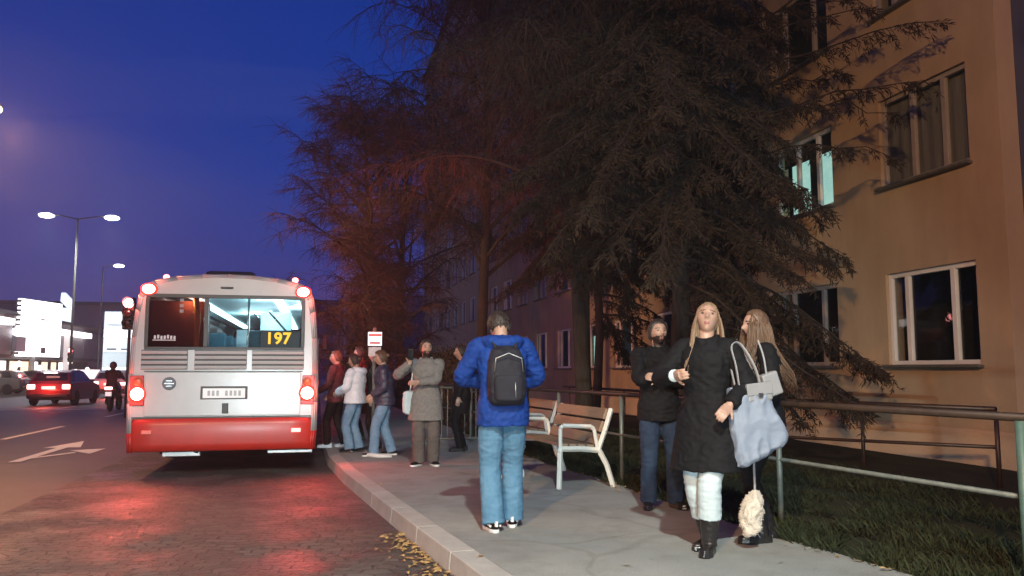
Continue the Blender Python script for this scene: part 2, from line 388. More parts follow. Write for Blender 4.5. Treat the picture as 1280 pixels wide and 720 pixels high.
while y < 70:
    b = y + .992
    x0, x1 = kx(y), kx(b)
    g.add([(x0, y, -.01), (x0 + KW - .004, y, -.01), (x1 + KW - .004, b, -.01), (x1, b, -.01), (x0 + .012, y, .152), (x0 + KW - .004, y, .156), (x1 + KW - .004, b, .156), (x1 + .012, b, .152)],
          [(0, 3, 2, 1), (4, 5, 6, 7), (0, 1, 5, 4), (1, 2, 6, 5), (2, 3, 7, 6), (3, 0, 4, 7)])
    y += 1.0
struct(g.build('kerb', mat('kerb_concrete', (.30, .295, .275), .85, col2=(.40, .39, .365), scale=3, bump=.3, bscale=60), bevel=.008))
# lawn between pavement and building
lawn = MB(); nx, ny = 26, 90
pts = {}
for j in range(ny + 1):
    yy = -6 + j * (86 / ny)
    for i in range(nx + 1):
        xx = ex(yy) + (8.98 - ex(yy)) * i / nx
        z = .15 - .02 + (.05 * mnoise.noise(Vector((xx * .9, yy * .9, 0))) if i else 0)
        lawn.v.append((xx, yy, z))
for j in range(ny):
    for i in range(nx):
        a = j * (nx + 1) + i; lawn.f.append([a, a + 1, a + nx + 2, a + nx + 1]); lawn.m.append(0)
struct(lawn.build('lawn', mat('lawn_soil', (.012, .015, .007), .95, col2=(.028, .03, .013), scale=2.5, bump=.7, bscale=30), smooth=True))
# grass blades, one mass
rg = random.Random(3); g = MB()
def blade(x, y, z, h, wd, a, lean):
    dx, dy = math.cos(a), math.sin(a)
    p = [(x - dy * wd, y + dx * wd, z), (x + dy * wd, y - dx * wd, z), (x + dx * lean * .5 + dy * wd * .6, y + dy * lean * .5 - dx * wd * .6, z + h * .65), (x + dx * lean, y + dy * lean, z + h)]
    g.add(p, [(0, 1, 2), (0, 2, 3)])
cnt = 0
while cnt < 26000:
    yy = 3.0 + 14 * rg.random() ** 1.3; d = rg.random() ** 1.8 * 3.6
    xx = ex(yy) + d - .03
    nn = mnoise.noise(Vector((xx * 1.6, yy * 1.6, 5)))
    if nn < -.12 + rg.uniform(-.15, .15): continue
    h = rg.uniform(.03, .085) * (1.3 + nn)
    if d < .35 and rg.random() < .3: h *= 1.35
    blade(xx, yy, .13, h, rg.uniform(.004, .008), rg.uniform(0, 6.28), rg.uniform(.02, .12)); cnt += 1
tag(g.build('grass', M['grass'], fix=False), 'rough grass of the strip behind the pavement', 'grass', kind='stuff')
# fallen leaves along the kerb
g = MB()
for i in range(420):
    yy = rg.uniform(3.2, 7.5); xx = kx(yy) - abs(rg.gauss(.02, .13)) - .01; zz = .012
    if i > 330: yy = rg.uniform(4, 12); xx = ex(yy) - abs(rg.gauss(0, .12)); zz = .16
    if i > 395: yy = rg.uniform(4, 12); xx = rg.uniform(kx(yy) + .1, ex(yy)); zz = .16
    a = rg.uniform(0, 6.28); s = rg.uniform(.018, .04); dx, dy = math.cos(a) * s, math.sin(a) * s
    g.add([(xx - dx, yy - dy, zz), (xx + dy * .6, yy - dx * .6, zz + rg.uniform(0, .018)), (xx + dx, yy + dy, zz + rg.uniform(0, .012)), (xx - dy * .6, yy + dx * .6, zz + rg.uniform(0, .018))], [(0, 1, 2, 3)])
tag(g.build('leaf_litter', M['leaflit'], fix=False), 'dead yellow leaves gathered along the kerb', 'leaves', kind='stuff')
# road markings
mk = mat('road_marking', (.66, .66, .63), .6, col2=(.5, .5, .48), scale=14)
def marking(name, polys):
    g = MB()
    for p in polys: g.quad(*[(x, y, .008) for x, y in p])
    return struct(g.build(name, mk))
lines = []
for k in range(-2, 14):
    y0 = 19.4 + k * 8.6
    lines.append([(-6.5, y0), (-6.36, y0), (-6.36, y0 + 4.2), (-6.5, y0 + 4.2)])
    y1 = 15 + k * 8.6
    lines.append([(-9.6, y1), (-9.46, y1), (-9.46, y1 + 4.2), (-9.6, y1 + 4.2)])
marking('lane_line', lines)
marking('bay_line', [[(-3.3, a), (-3.2, a), (-3.2, a + 1.2), (-3.3, a + 1.2)] for a in range(20, 60, 3)])
marking('lane_arrow', [[(-4.75, 14.6), (-4.57, 14.6), (-4.57, 17.1), (-4.75, 17.1)], [(-4.98, 17.1), (-4.34, 17.1), (-4.66, 18.6)],
                       [(-4.57, 15.4), (-4.57, 15.1), (-4.12, 16.0), (-4.2, 16.15)], [(-4.36, 16.5), (-3.85, 15.75), (-3.82, 16.75)]])
marking('crossing_line', [[(-12, 33.4), (-5.6, 33.4), (-5.6, 33.8), (-12, 33.8)]])

# ------------------------------------------------------------------ building on the right
plaster = mat('plaster', (.37, .275, .18), .9, col2=(.47, .36, .24), scale=.45, bump=.25, bscale=45)
pt = plaster.node_tree; pb_ = pt.nodes['Principled BSDF']; lk = pb_.inputs['Base Color'].links[0].from_socket
tcn = pt.nodes.new('ShaderNodeTexCoord'); mpn = pt.nodes.new('ShaderNodeMapping'); mpn.inputs['Scale'].default_value = (1, 1.0, .22); pt.links.new(tcn.outputs['Object'], mpn.inputs[0])
ns = pt.nodes.new('ShaderNodeTexNoise'); ns.inputs['Scale'].default_value = 1.6; ns.inputs['Detail'].default_value = 8; ns.inputs['Roughness'].default_value = .65; pt.links.new(mpn.outputs[0], ns.inputs['Vector'])
rs_ = pt.nodes.new('ShaderNodeValToRGB'); rs_.color_ramp.elements[0].position = .3; rs_.color_ramp.elements[0].color = (.55, .50, .48, 1); rs_.color_ramp.elements[1].position = .62; rs_.color_ramp.elements[1].color = (1.05, 1.03, 1, 1); pt.links.new(ns.outputs['Fac'], rs_.inputs[0])
ms = pt.nodes.new('ShaderNodeMixRGB'); ms.blend_type = 'MULTIPLY'; ms.inputs[0].default_value = .32; pt.links.new(lk, ms.inputs[1]); pt.links.new(rs_.outputs[0], ms.inputs[2]); pt.links.new(ms.outputs[0], pb_.inputs['Base Color'])
plinthm = mat('plinth_plaster', (.44, .34, .24), .9, col2=(.54, .43, .31), scale=.8, bump=.3, bscale=40)
roomdark = mat('room_dark', (.03, .03, .035), .9, var=.3)
roomlit = mat('room_lit', (.45, .62, .55), .9, var=.6, scale=3.5, emit=(.55, .95, .85), estr=.9)
WX = 9.0; BY0 = 9.12; BY1 = 73.0; PER = 3.2; NF = 9; FH = 2.9; WH = 1.48; WW = 1.9
bld = thing('apartment_building', 'long ochre plastered building with rows of white framed windows behind the trees', 'building', (WX, BY0, 0))
cols = [9.68 + PER * k for k in range(20)]
wall = MB()
def wbox(y0, y1, z0, z1): wall.box(((.15), (y0 + y1) / 2 - BY0, (z0 + z1) / 2), (.3, y1 - y0, z1 - z0))
TOPZ = 1.53 + FH * NF + .2
# piers between window columns, then spandrels in each window column
edges = [BY0] + [e for c in cols for e in (c, c + WW)] + [BY1]
for i in range(0, len(edges), 2): wbox(edges[i], edges[i + 1], .1, TOPZ)
for c in cols:
    wbox(c, c + WW, .1, 1.53)
    for k in range(NF): wbox(c, c + WW, 1.53 + WH + FH * k, 1.53 + FH * (k + 1) if k < NF - 1 else TOPZ)
wall.box((6, (BY1 - BY0) / 2, TOPZ / 2), (.3, BY1 - BY0, TOPZ)); wall.box((3.08, BY1 - BY0 - .15, TOPZ / 2), (5.5, .3, TOPZ))
me = wall.mesh('wall', plaster); bm = bmesh.new(); bm.from_mesh(me); bmesh.ops.remove_doubles(bm, verts=bm.verts, dist=.0005); bmesh.ops.recalc_face_normals(bm, faces=bm.faces)
bm.to_mesh(me); bm.free(); add_mesh('wall', me, bld)
MB().box((3, (BY1 - BY0) / 2, TOPZ + .1), (6.7, BY1 - BY0 + .5, .2)).build('roof', M['dark_metal'], bld)
MB().box((3.08, .148, TOPZ / 2), (5.54, .3, TOPZ - .02)).build('side_wall', mat('dim_end_plaster', (.075, .08, .11), .9, var=.2, scale=.6), bld)  # dim bluish shade of the end wall put into its colour
p = MB(); p.prism([(-.06, .0), (.002, .0), (.002, .62), (-.02, .62), (-.06, .58)], 'Y', -.02, BY1 - BY0); p.build('plinth', plinthm, bld)
rooms = MB(); rooms.box((1.2, (BY1 - BY0) / 2, TOPZ / 2), (.05, BY1 - BY0 - 1, TOPZ - .4)); rooms.build('inner_wall', roomdark, bld)
blind = mat('curtain', (.27, .25, .23), .9, col2=(.36, .34, .31), scale=5, stretch=(1, 6, .3))
# windows: frame (mullions), pane, sill; room behind
def make_window(k, c, style):
    wf = MB(); z0 = 1.53 + FH * k; y0 = c - BY0
    t = .07
    zc = z0 + WH / 2
    X = .09
    for yy, ww in ((y0 + t / 2, t), (y0 + WW - t / 2, t), (y0 + WW * .27, .09), (y0 + WW * .78 if style == 0 else y0 + WW * .62, .09)): wf.box((X, yy, zc), (.07, ww, WH - .004))
    for zz in (z0 + t / 2 + .002, z0 + WH - t / 2 - .002): wf.box((X + .001, y0 + WW / 2, zz), (.07, WW - .002, t))
    fr = wf.build('window', M['win_frame'] if (k, cols.index(c)) not in ((1, 0), (2, 1), (2, 0), (0, 1)) and style != 2 else mat('dull_frame', (.30, .27, .25), .6, var=.1), bld, bevel=.006)
    MB().box((X + .02, y0 + WW / 2, zc), (.008, WW - 2 * t, WH - 2 * t)).build('pane', M['pane'], fr)
    MB().box((-.03, y0 + WW / 2, z0 - .022), (.16, WW + .1, .04), ry=R(6)).build('sill', M['galv'], fr)
    bk = MB()
    if style == 1: bk.box((.5, y0 + WW / 2, zc), (.02, WW + .3, WH + .2)); bk.build('lit_room', roomlit, fr); MB().box((.20, y0 + WW / 2, z0 + WH * .87), (.01, WW - .1, WH * .26)).build('blind', roomdark, fr); MB().box((.30, y0 + WW * .52, zc), (.05, .22, WH)).build('room_shelf', roomdark, fr)
    elif style == 2:
        n = 40; ring = [(.17 + .008 * math.sin(i * 1.3), y0 + WW * i / n) for i in range(n + 1)]
        bk.add([(x, yy, z0 + .05) for x, yy in ring] + [(x, yy, z0 + WH - .03) for x, yy in ring], [(i, i + 1, n + 2 + i, n + 1 + i) for i in range(n)]); bk.build('curtain', blind, fr)
    return fr
rw = random.Random(5)
for ci, c in enumerate(cols):
    for k in range(NF):
        if ci > 5 and k > 5 and ci > 9: continue
        st = 0
        if (k, ci) in ((1, 1), (0, 5)): st = 1
        elif (k, ci) in ((1, 0),): st = 2
        elif (k, ci) not in ((0, 0), (0, 1), (2, 0)): st = rw.choice((0, 0, 0, 2))
        if ci < 14 or k < 4: make_window(k, c, st)
# a further dark block beyond the corner
ob = thing('grey_building', 'dark bluish block just beyond the corner of the ochre building', 'building', (34, 20, 0))
MB().box((0, 0, 11), (14, 18, 22)).build('wall', mat('dark_render', (.10, .11, .15), .9, var=.2, scale=.5), ob)
f = MB()
for k in range(7):
    for j in range(5): f.box((-7.02, -7 + j * 3.4, 2 + k * 2.9), (.08, 1.5, 1.4)); 
f.build('window', M['glass_dark'], ob); MB().box((0, 0, 22.15), (14.6, 18.6, .3)).build('roof', M['dark_metal'], ob)

# ------------------------------------------------------------------ railings
def fence_line(y): return 3.46 + (9.15 - y) * .127
fr = thing('pavement_railing', 'low pale metal railing with brown top bar along the back of the pavement', 'railing', (fence_line(3), 3.0, .12))
def L(p): return Vector(p) - fr.location
post_ys = [2.2, 4.12, 6.35, 9.15, 10.95, 12.9, 14.9, 16.9]
for yy in post_ys:
    x = fence_line(yy) - (.02 if yy < 5 else 0)
    m_ = M['green_post'] if yy < 5 else M['galv']
    MB().cyl(L((x, yy, .1)), L((x, yy, 1.15)), .024 if yy > 5 else .03, n=12).build('post', m_, fr, smooth=True)
a, b = L((fence_line(1.5), 1.5, 1.17)), L((fence_line(17.3), 17.3, 1.17))
MB().tube([a, b], .027, 12).build('top_rail', M['brown_rail'], fr, smooth=True)
a, b = L((fence_line(1.5) , 1.5, .70)), L((fence_line(17.3), 17.3, .70))
MB().tube([a, b], .017, 10).build('mid_rail', M['galv'], fr, smooth=True)
rr = thing('ramp_railing', 'brown handrail of the ramp close to the ochre wall', 'railing', (7.5, 7.9, .12))
def rx(y): return 7.5 - (y - 7.9) * .235 if y < 11.2 else 6.72 - (y - 11.2) * .01
for yy in (7.9, 9.7, 11.4, 13.4, 15.4, 17.4, 19.4, 21.4):
    MB().cyl((rx(yy) - 7.5, yy - 7.9, -.1), (rx(yy) - 7.5, yy - 7.9, .87), .026, n=10).build('post', M['brown_rail'], rr, smooth=True)
MB().tube([(rx(y) - 7.5, y - 7.9, .89) for y in (7.9, 11.2, 22)], .03, 10).build('top_rail', M['brown_rail'], rr, smooth=True)
MB().tube([(rx(y) - 7.5, y - 7.9, .34 - max(0, 11 - y) * -.04) for y in (7.9, 11.2, 22)], .022, 10).build('mid_rail', M['brown_rail'], rr, smooth=True)
gr_ = thing('barred_barrier', 'pale steel barrier with upright bars beside the bus stop queue', 'barrier', (2.35, 14.3, .15), R(-4))
for i in range(12): MB().cyl((-.55 + i * .1, 0, .12), (-.55 + i * .1, 0, .98), .010, n=6).build('bar', M['galv'], gr_)
MB().tube([(-.62, 0, 0), (-.62, 0, 1.0), (.62, 0, 1.0), (.62, 0, 0)], .022, 8).build('frame', M['galv'], gr_); MB().cyl((-.62, 0, .12), (.62, 0, .12), .016, n=8).build('lower_rail', M['galv'], gr_)

# ------------------------------------------------------------------ trees
def branchy(name, label, loc, H, spread, seed, trunk_r, twigm, n_main=26, crown0=.22, droop=.35, twig_n=9, sub_n=8, lean=(0, 0), twig_r=.006):
    rr_ = random.Random(seed); t = thing(name, label, 'tree', loc)
    tr = MB(); pts = []; rad = []
    for i in range(13):
        u = i / 12
        pts.append(Vector((lean[0] * u + .12 * math.sin(u * 5 + seed), lean[1] * u + .1 * math.cos(u * 4 + seed), H * u * .96))); rad.append(trunk_r * (1 - u) ** .85 + .012)
    rad[0] *= 1.35
    tr.tube(pts, rad, 10); tr.build('trunk', M['bark'], t, smooth=True)
    def trunk_at(u):
        k = min(11, int(u * 12)); f_ = u * 12 - k; return pts[k].lerp(pts[k + 1], f_)
    br = MB(); tw = MB()
    for i in range(n_main):
        u = crown0 + (1 - crown0) * (i + rr_.random()) / n_main * .97
        p = trunk_at(u); a = i * 2.4 + rr_.uniform(-.5, .5)
        ln = spread * (1 - (abs(u - .45) / .75) ** 1.6) * rr_.uniform(.7, 1.15) + .5
        el = R(rr_.uniform(28, 60)); dr = droop * rr_.uniform(.7, 1.3)
        d = Vector((math.cos(a) * math.cos(el), math.sin(a) * math.cos(el), math.sin(el)))
        path = [p.copy()]; q = p.copy()
        for s in range(8):
            d = (d + Vector((rr_.gauss(0, .12), rr_.gauss(0, .12), -dr * .32 * (s / 7) ** .5 + rr_.gauss(0, .06)))).normalized()
            q = q + d * ln / 8; path.append(q.copy())
        r0 = trunk_r * (1 - u) ** .7 * .42 + .012
        br.tube(path, [r0 * (1 - s / 8.6) + .004 for s in range(9)], 5)
        for j in range(sub_n):
            k = 1.5 + 6.4 * (j + rr_.random()) / sub_n; k0 = int(k); st = path[k0].lerp(path[k0 + 1], k - k0)
            sd = Vector((rr_.gauss(0, 1), rr_.gauss(0, 1), rr_.uniform(-.2, .9))).normalized(); sd = (sd + (path[-1] - path[0]).normalized() * .5).normalized()
            sl = ln * rr_.uniform(.22, .45); sp = [st]; q2 = st.copy()
            for s in range(5):
                sd = (sd + Vector((rr_.gauss(0, .15), rr_.gauss(0, .15), -droop * .5))).normalized(); q2 = q2 + sd * sl / 5; sp.append(q2.copy())
            br.tube(sp, [.012 * (1 - s / 6.5) + .003 for s in range(6)], 3, cap=False)
            for m_ in range(twig_n):
                k2 = rr_.uniform(.6, 4.99); k1 = int(k2); s0 = sp[k1].lerp(sp[k1 + 1], k2 - k1)
                td = Vector((rr_.gauss(0, 1), rr_.gauss(0, 1), rr_.gauss(0, .6))).normalized() + sd * .8; td.normalize()
                tl = rr_.uniform(.35, 1.0) * (.5 + .12 * spread); q3 = s0; tp = [s0]
                for s in range(3):
                    td = (td + Vector((rr_.gauss(0, .12), rr_.gauss(0, .12), -droop * .75))).normalized(); q3 = q3 + td * tl / 3; tp.append(q3)
                tw.tube(tp, [twig_r, twig_r * .8, twig_r * .6, twig_r * .35], 3, cap=False)
    br.build('branches', M['bark'], t, fix=False)
    tw.build('twigs', twigm, t, fix=False)
    return t
branchy('bare_tree', 'tall bare tree with arching drooping twigs behind the man in the blue jacket', (4.7, 23.4, .1), 17, 4.6, 11, .16, M['twig'], n_main=46, twig_n=22, sub_n=15, crown0=.24, droop=.40, twig_r=.008)
branchy('bare_tree', 'tall bare tree close to the wall between two other trees', (5.6, 16.6, .1), 15, 3.3, 23, .12, M['twig'], n_main=46, twig_n=20, sub_n=14, crown0=.28, droop=.4, twig_r=.006)
branchy('bare_tree', 'smaller bare tree glowing red above the queue by the bus', (1.35, 25.5, .1), 9.6, 2.6, 31, .14, M['twig_red_lit'], n_main=44, twig_n=22, sub_n=14, crown0=.08, droop=.22, twig_r=.008)
branchy('bare_tree', 'distant bare tree farthest along the street beyond the queue', (3.9, 40, .1), 15, 4.5, 41, .22, M['twig_red_lit'], n_main=36, twig_n=16, sub_n=12, crown0=.10, droop=.3, twig_r=.012)

branchy('bare_tree', 'bare tree with fine hanging brown twigs just left of the big conifer', (4.75, 14.6, .1), 13, 2.9, 53, .15, M['twig'], n_main=44, twig_n=22, sub_n=14, crown0=.34, droop=.5, twig_r=.005)
def conifer(name, label, loc, H, rad0, seed, n_br=95, z0=2.0, tr_r=.21, extra=()):
    rr_ = random.Random(seed); t = thing(name, label, 'tree', loc)
    tr = MB(); pts = [Vector((.1 * math.sin(i * .8), .08 * math.cos(i), H * i / 12)) for i in range(13)]
    tr.tube(pts, [tr_r * (1 - i / 12.4) + .01 for i in range(13)], 10); tr.build('trunk', M['bark'], t, smooth=True)
    br = MB(); nd = MB()
    for i in range(n_br + len(extra)):
        u = min(1, (i + rr_.random()) / n_br); z = z0 + (H - z0) * u ** 1.05; a = i * 2.39996 + rr_.uniform(-.3, .3)
        if math.cos(a - R(-20)) < .45 and z < 4.2: z = rr_.uniform(4.0, 6.5)
        ln = rad0 * (1 - u) ** .75 * rr_.uniform(.6, 1.2) + .25
        d = Vector((math.cos(a), math.sin(a), rr_.uniform(-.05, .35))).normalized(); q = Vector((0, 0, z)); path = [q.copy()]
        if i >= n_br:
            en, z = Vector(extra[i - n_br][:3]), extra[i - n_br][3]; u = .3; q = Vector((0, 0, z)); path = [q.copy()]; ln = (en - q).length
            for s in range(9):
                k = (s + 1) / 9; path.append(q.lerp(en, k) + Vector((rr_.gauss(0, .06), rr_.gauss(0, .06), .35 * math.sin(k * 3.14) + rr_.gauss(0, .05))))
        for s in range(9 if i < n_br else 0):
            d = (d + Vector((rr_.gauss(0, .09), rr_.gauss(0, .09), -.16 if s < 6 else .05))).normalized(); q = q + d * ln / 9; path.append(q.copy())
        br.tube(path, [.030 * (1 - u * .6) * (1 - s / 9.5) + .004 for s in range(10)], 4)
        for j in range(int(22 + 17 * ln)):
            k = .8 + 8.1 * rr_.random(); k0 = min(8, int(k)); st = path[k0].lerp(path[k0 + 1], k - k0); dd = (path[k0 + 1] - path[k0]).normalized()
            side = dd.cross(Vector((0, 0, 1))).normalized() * rr_.choice((-1, 1))
            td = (side * rr_.uniform(.3, 1) + dd * rr_.uniform(.3, .9) + Vector((0, 0, rr_.uniform(-.5, .15)))).normalized(); tl = rr_.uniform(.22, .65) * (1 - .35 * k / 9)
            q2 = st; sp = [st]
            for s in range(4):
                td = (td + Vector((rr_.gauss(0, .1), rr_.gauss(0, .1), -.22))).normalized(); q2 = q2 + td * tl / 4; sp.append(q2)
            br.tube(sp, [.006, .005, .004, .003, .002], 3, cap=False)
            if rr_.random() < (.16 if i < n_br else .45): continue
            for s in range(17):
                kk = rr_.uniform(.2, 3.99); i0 = int(kk); b0 = sp[i0].lerp(sp[i0 + 1], kk - i0)
                v = Vector((rr_.gauss(0, 1), rr_.gauss(0, 1), rr_.gauss(-.2, .8))).normalized() * rr_.uniform(.06, .13); v += td * .06
                n_ = v.cross(Vector((rr_.gauss(0, 1), rr_.gauss(0, 1), rr_.gauss(0, 1)))).normalized() * .011
                nd.add([b0 - n_, b0 + v * .5 + n_ * .9, b0 + v, b0 + v * .5 - n_ * .9], [(0, 1, 2, 3)])
    br.build('branches', M['bark'], t, fix=False); nd.build('needles', M['needle'], t, fix=False)
    return t
conifer('conifer', 'big dark conifer with drooping boughs behind the standing women', (5.55, 12.2, .1), 14, 3.2, 5, n_br=290, z0=1.9, tr_r=.17, extra=((2.8, -1.9, 5.2, 5.0), (3.05, -2.6, 6.3, 5.3), (2.5, -1.8, 6.9, 5.8), (2.9, -1.6, 4.6, 4.4), (3.1, -2.2, 5.6, 4.6), (2.9, -1.0, 7.4, 6.2), (3.0, -.6, 6.2, 5.2)))
conifer('conifer', 'slimmer dark conifer to the left behind the bench', (6.4, 18.6, .1), 13, 2.5, 9, n_br=150, z0=2.3, tr_r=.11)
# hedge along the far lawn
def hedge(label, x0, x1, y0, y1, h, seed):
    rr_ = random.Random(seed); t = thing('hedge', label, 'hedge', ((x0 + x1) / 2, (y0 + y1) / 2, .1)); g = MB(); cx, cy = (x0 + x1) / 2, (y0 + y1) / 2
    for i in range(9000):
        x, y_, z = rr_.uniform(x0, x1) - cx, rr_.uniform(y0, y1) - cy, rr_.random() ** .7 * h * (1 + .25 * mnoise.noise(Vector((0, i * .001, seed)))) 
        x += .2 * mnoise.noise(Vector((x, y_, z * 2))); s = rr_.uniform(.03, .07)
        a, b_ = Vector((rr_.gauss(0, 1), rr_.gauss(0, 1), rr_.gauss(0, 1))).normalized() * s, Vector((rr_.gauss(0, 1), rr_.gauss(0, 1), rr_.gauss(0, 1))).normalized() * s * .6
        p_ = Vector((x, y_, z)); g.add([p_ - a, p_ + b_, p_ + a, p_ - b_], [(0, 1, 2, 3)])
    g.build('foliage', M['hedge'], t, fix=False)
    st = MB()
    for i in range(60):
        x, y_ = rr_.uniform(x0, x1) - cx, rr_.uniform(y0, y1) - cy; st.cyl((x, y_, -.1), (x + rr_.gauss(0, .1), y_ + rr_.gauss(0, .1), h * .8), .012, .004, 4)
    st.build('stems', M['bark'], t, fix=False)
hedge('dark hedge running away behind the bus stop queue', 3.1, 4.0, 19, 34, 1.9, 2)
hedge('dark hedge closing the far end of the pavement', 1.2, 3.0, 34, 36, 2.6, 4)

# ------------------------------------------------------------------ bus
BX, BY = -1.275, 12.1
bus = thing('city_bus', 'white and red city bus seen from behind showing route 197', 'bus', (BX, BY, 0))
half = [(1.235, .34), (1.25, .6), (1.255, 1.0), (1.25, 1.4), (1.235, 1.9), (1.20, 2.3), (1.165, 2.5), (1.10, 2.62), (.98, 2.69), (.7, 2.75), (.35, 2.785), (0, 2.795)]
prof = half + [(-x, z) for x, z in half[-2::-1]]
def section(y, inset, dz): return [Vector((x * (1 - inset / 1.25), y, z - (dz if z > 2 else 0))) for x, z in prof]
SPL = .80   # red below, white above
def shell(zlo, zhi, secs):
    mb = MB(); rings = []
    for y, i, dz in secs:
        s = section(y, i, dz)
        rings.append(s)
    return rings
secs = [(.0, .07, .05), (.012, .04, .025), (.04, .018, .01), (.10, 0, 0), (.5, 0, 0), (3, 0, 0), (6, 0, 0), (9, 0, 0), (11.6, 0, 0), (11.85, .03, .03), (11.97, .1, .08)]
# roof and upper body as an open shell; window band on the sides cut out by leaving the band to glass
up = MB(); rings = [section(*s) for s in secs]
nprof = len(prof)
for i in range(len(rings) - 1):
    for j in range(nprof - 1):
        z0, z1 = prof[j][1], prof[j + 1][1]; zm = (z0 + z1) / 2
        side_glass = 1.4 <= min(z0, z1) and max(z0, z1) <= 2.31 and 3 < i < 8
        if side_glass: continue
        up.mi(1 if zm < .8 else 0)
        up.add([rings[i][j], rings[i][j + 1], rings[i + 1][j + 1], rings[i + 1][j]], [(0, 1, 2, 3)])
up.add(rings[-1], [tuple(range(nprof))])
body = up.build('body', [M['white_paint'], M['red_paint']], bus, smooth=True, fix=False)
sd = body.modifiers.new('solid', 'SOLIDIFY'); sd.thickness = .03; sd.offset = 0
# rear panel with the window opening
outer = section(0, .07, .05); outer = [v for v in outer if v.z >= .79]
outer = [Vector((outer[0].x, 0, .79))] + outer[:] + [Vector((outer[-1].x, 0, .79))]
hole = [Vector((1.05, 0, 1.745)), Vector((1.03, 0, 2.50)), Vector((-1.03, 0, 2.50)), Vector((-1.05, 0, 1.745))]
bm = bmesh.new()
def loop(ps):
    vs = [bm.verts.new(p) for p in ps]; return [bm.edges.new((vs[i], vs[(i + 1) % len(vs)])) for i in range(len(vs))]
es = loop(outer) + loop(hole); bmesh.ops.triangle_fill(bm, edges=es, use_beauty=True); bmesh.ops.recalc_face_normals(bm, faces=bm.faces)
me = bpy.data.meshes.new('rear_panel'); bm.to_mesh(me); bm.free(); me.materials.append(M['white_paint']); rp = add_mesh('rear_panel', me, bus)
# rear window: frame, dark left pane, clear right pane
fm = MB()
for x0, x1, z0, z1 in ((-1.06, 1.06, 1.735, 1.775), (-1.06, 1.06, 2.455, 2.505), (-1.065, -1.015, 1.776, 2.454), (1.015, 1.065, 1.776, 2.454), (-.30, -.24, 1.776, 2.454)):
    fm.box(((x0 + x1) / 2, -.006, (z0 + z1) / 2), (x1 - x0, .03, z1 - z0))
fm.build('window_frame', M['black_plastic'], bus, bevel=.004)
MB().box((-.66, .004, 2.115), (.71, .006, .68)).build('left_pane', M['bus_glass_dark'], bus)
MB().box((.39, .004, 2.115), (1.25, .006, .68)).build('right_pane', M['bus_glass'], bus)
# sticker on the dark pane (worn white print)
st = MB()
for i in range(7): st.box((-.93 + i * .042, -.002, 1.905 + .008 * math.sin(i * 2)), (.026, .004, .05))
st.box((-.81, -.002, 1.865), (.30, .004, .012)); st.build('sticker', M['white_rubber'], bus)
st = MB()
for i in range(3): st.box((-.60, .0, 2.42 - i * .075), (.05, .003, .045))
st.build('pictogram', M['pale_leather'], bus)
# engine cabinet, yellow pole, interior
MB().box((-.75, .45, 1.65), (.88, .5, 1.55)).build('engine_cabinet', mat('cabinet', (.16, .055, .04), .7, var=.3), bus)
MB().tube([(-.40, .07, 1.2), (-.40, .07, 1.9), (-.40, .07, 2.2), (-.44, .09, 2.6)], [.036, .036, .045, .034], 12).build('grab_pole', mat('yellow_pole', (.75, .55, .2), .35, var=.1), bus, smooth=True)
MB().box((0, 6, 1.0), (2.4, 11.4, .06)).build('floor', M['black_plastic'], bus)
MB().box((0, 6, 2.60), (1.9, 11.2, .04)).build('ceiling', mat('bus_ceiling', (.55, .66, .68), .6, var=.08), bus)
for s in (-1, 1):
    MB().box((s * .62, 5.6, 2.565), (.14, 10.2, .03)).build('ceiling_lamp', glow('bus_lamp', (.70, .95, 1.0), 7), bus)
sb = MB()
for yy in (1.0, 2.1, 3.2, 4.3):
    for xx in (-.85, -.42, .42, .85):
        if xx < 0 and yy < 2: continue
        sb.box((xx, yy, 1.75), (.4, .07, .62), rx=R(-8)); sb.box((xx, yy + .22, 1.45), (.4, .42, .09))
sb.build('seats', mat('seat_cloth', (.05, .12, .16), .8, var=.3, scale=12), bus, bevel=.03)
MB().tube([(.22, .9, 1.1), (.22, .9, 2.58)], .017, 8).tube([(.3, .9, 2.3), (.3, 8, 2.3)], .014, 6).tube([(.9, .5, 1.9), (.55, .5, 2.3), (.5, 1.6, 2.4)], .016, 6).build('handrail', M['chrome'], bus, smooth=True)
MB().box((1.17, .95, 2.05), (.02, 1.4, .55), ry=R(-3)).build('side_panel', mat('pale_panel', (.62, .7, .72), .3, var=.06), bus)
pb = MB(); pb.box((.55, 2.3, 2.15), (.5, .03, .55)); pb.box((-.02, 3.3, 2.0), (.3, .03, .34)); pb.build('screen_panel', mat('screen_panel', (.5, .62, .66), .2, var=.15, scale=9), bus)
point('cabin_light', bus, (.45, 1.6, 2.4), (.62, .93, 1.0), 60, .3)
point('cabin_light', bus, (0, 5, 2.4), (.62, .93, 1.0), 90, .3)
point('pole_fill', bus, (-.52, .10, 2.42), (1, .72, .42), 10, .05)  # no lamp here; warm fill added to brighten the grab pole
# destination box with amber digits
MB().box((.73, .07, 1.89), (.56, .10, .25)).build('display_box', M['black_plastic'], bus, bevel=.01)
amber = glow('amber_led', (1.0, .46, .015), 1.9)
text_mesh('197', .225, 'route_number', amber, bus, (.70, .016, 1.895), (R(90), 0, 0), .002, True, 1.05)
# louvres
for x0, x1 in ((-1.09, -.50), (-.40, .28), (.36, 1.06)):
    lv = MB(); 
    for i in range(4): lv.box(((x0 + x1) / 2, -.012, 1.695 - i * .068), (x1 - x0, .022, .044), rx=R(-28))
    g_ = lv.build('louvre', M['white_paint'], bus, bevel=.004)
    MB().box(((x0 + x1) / 2, -.002, 1.595), (x1 - x0 + .01, .004, .27)).build('louvre_recess', M['black_plastic'], g_)
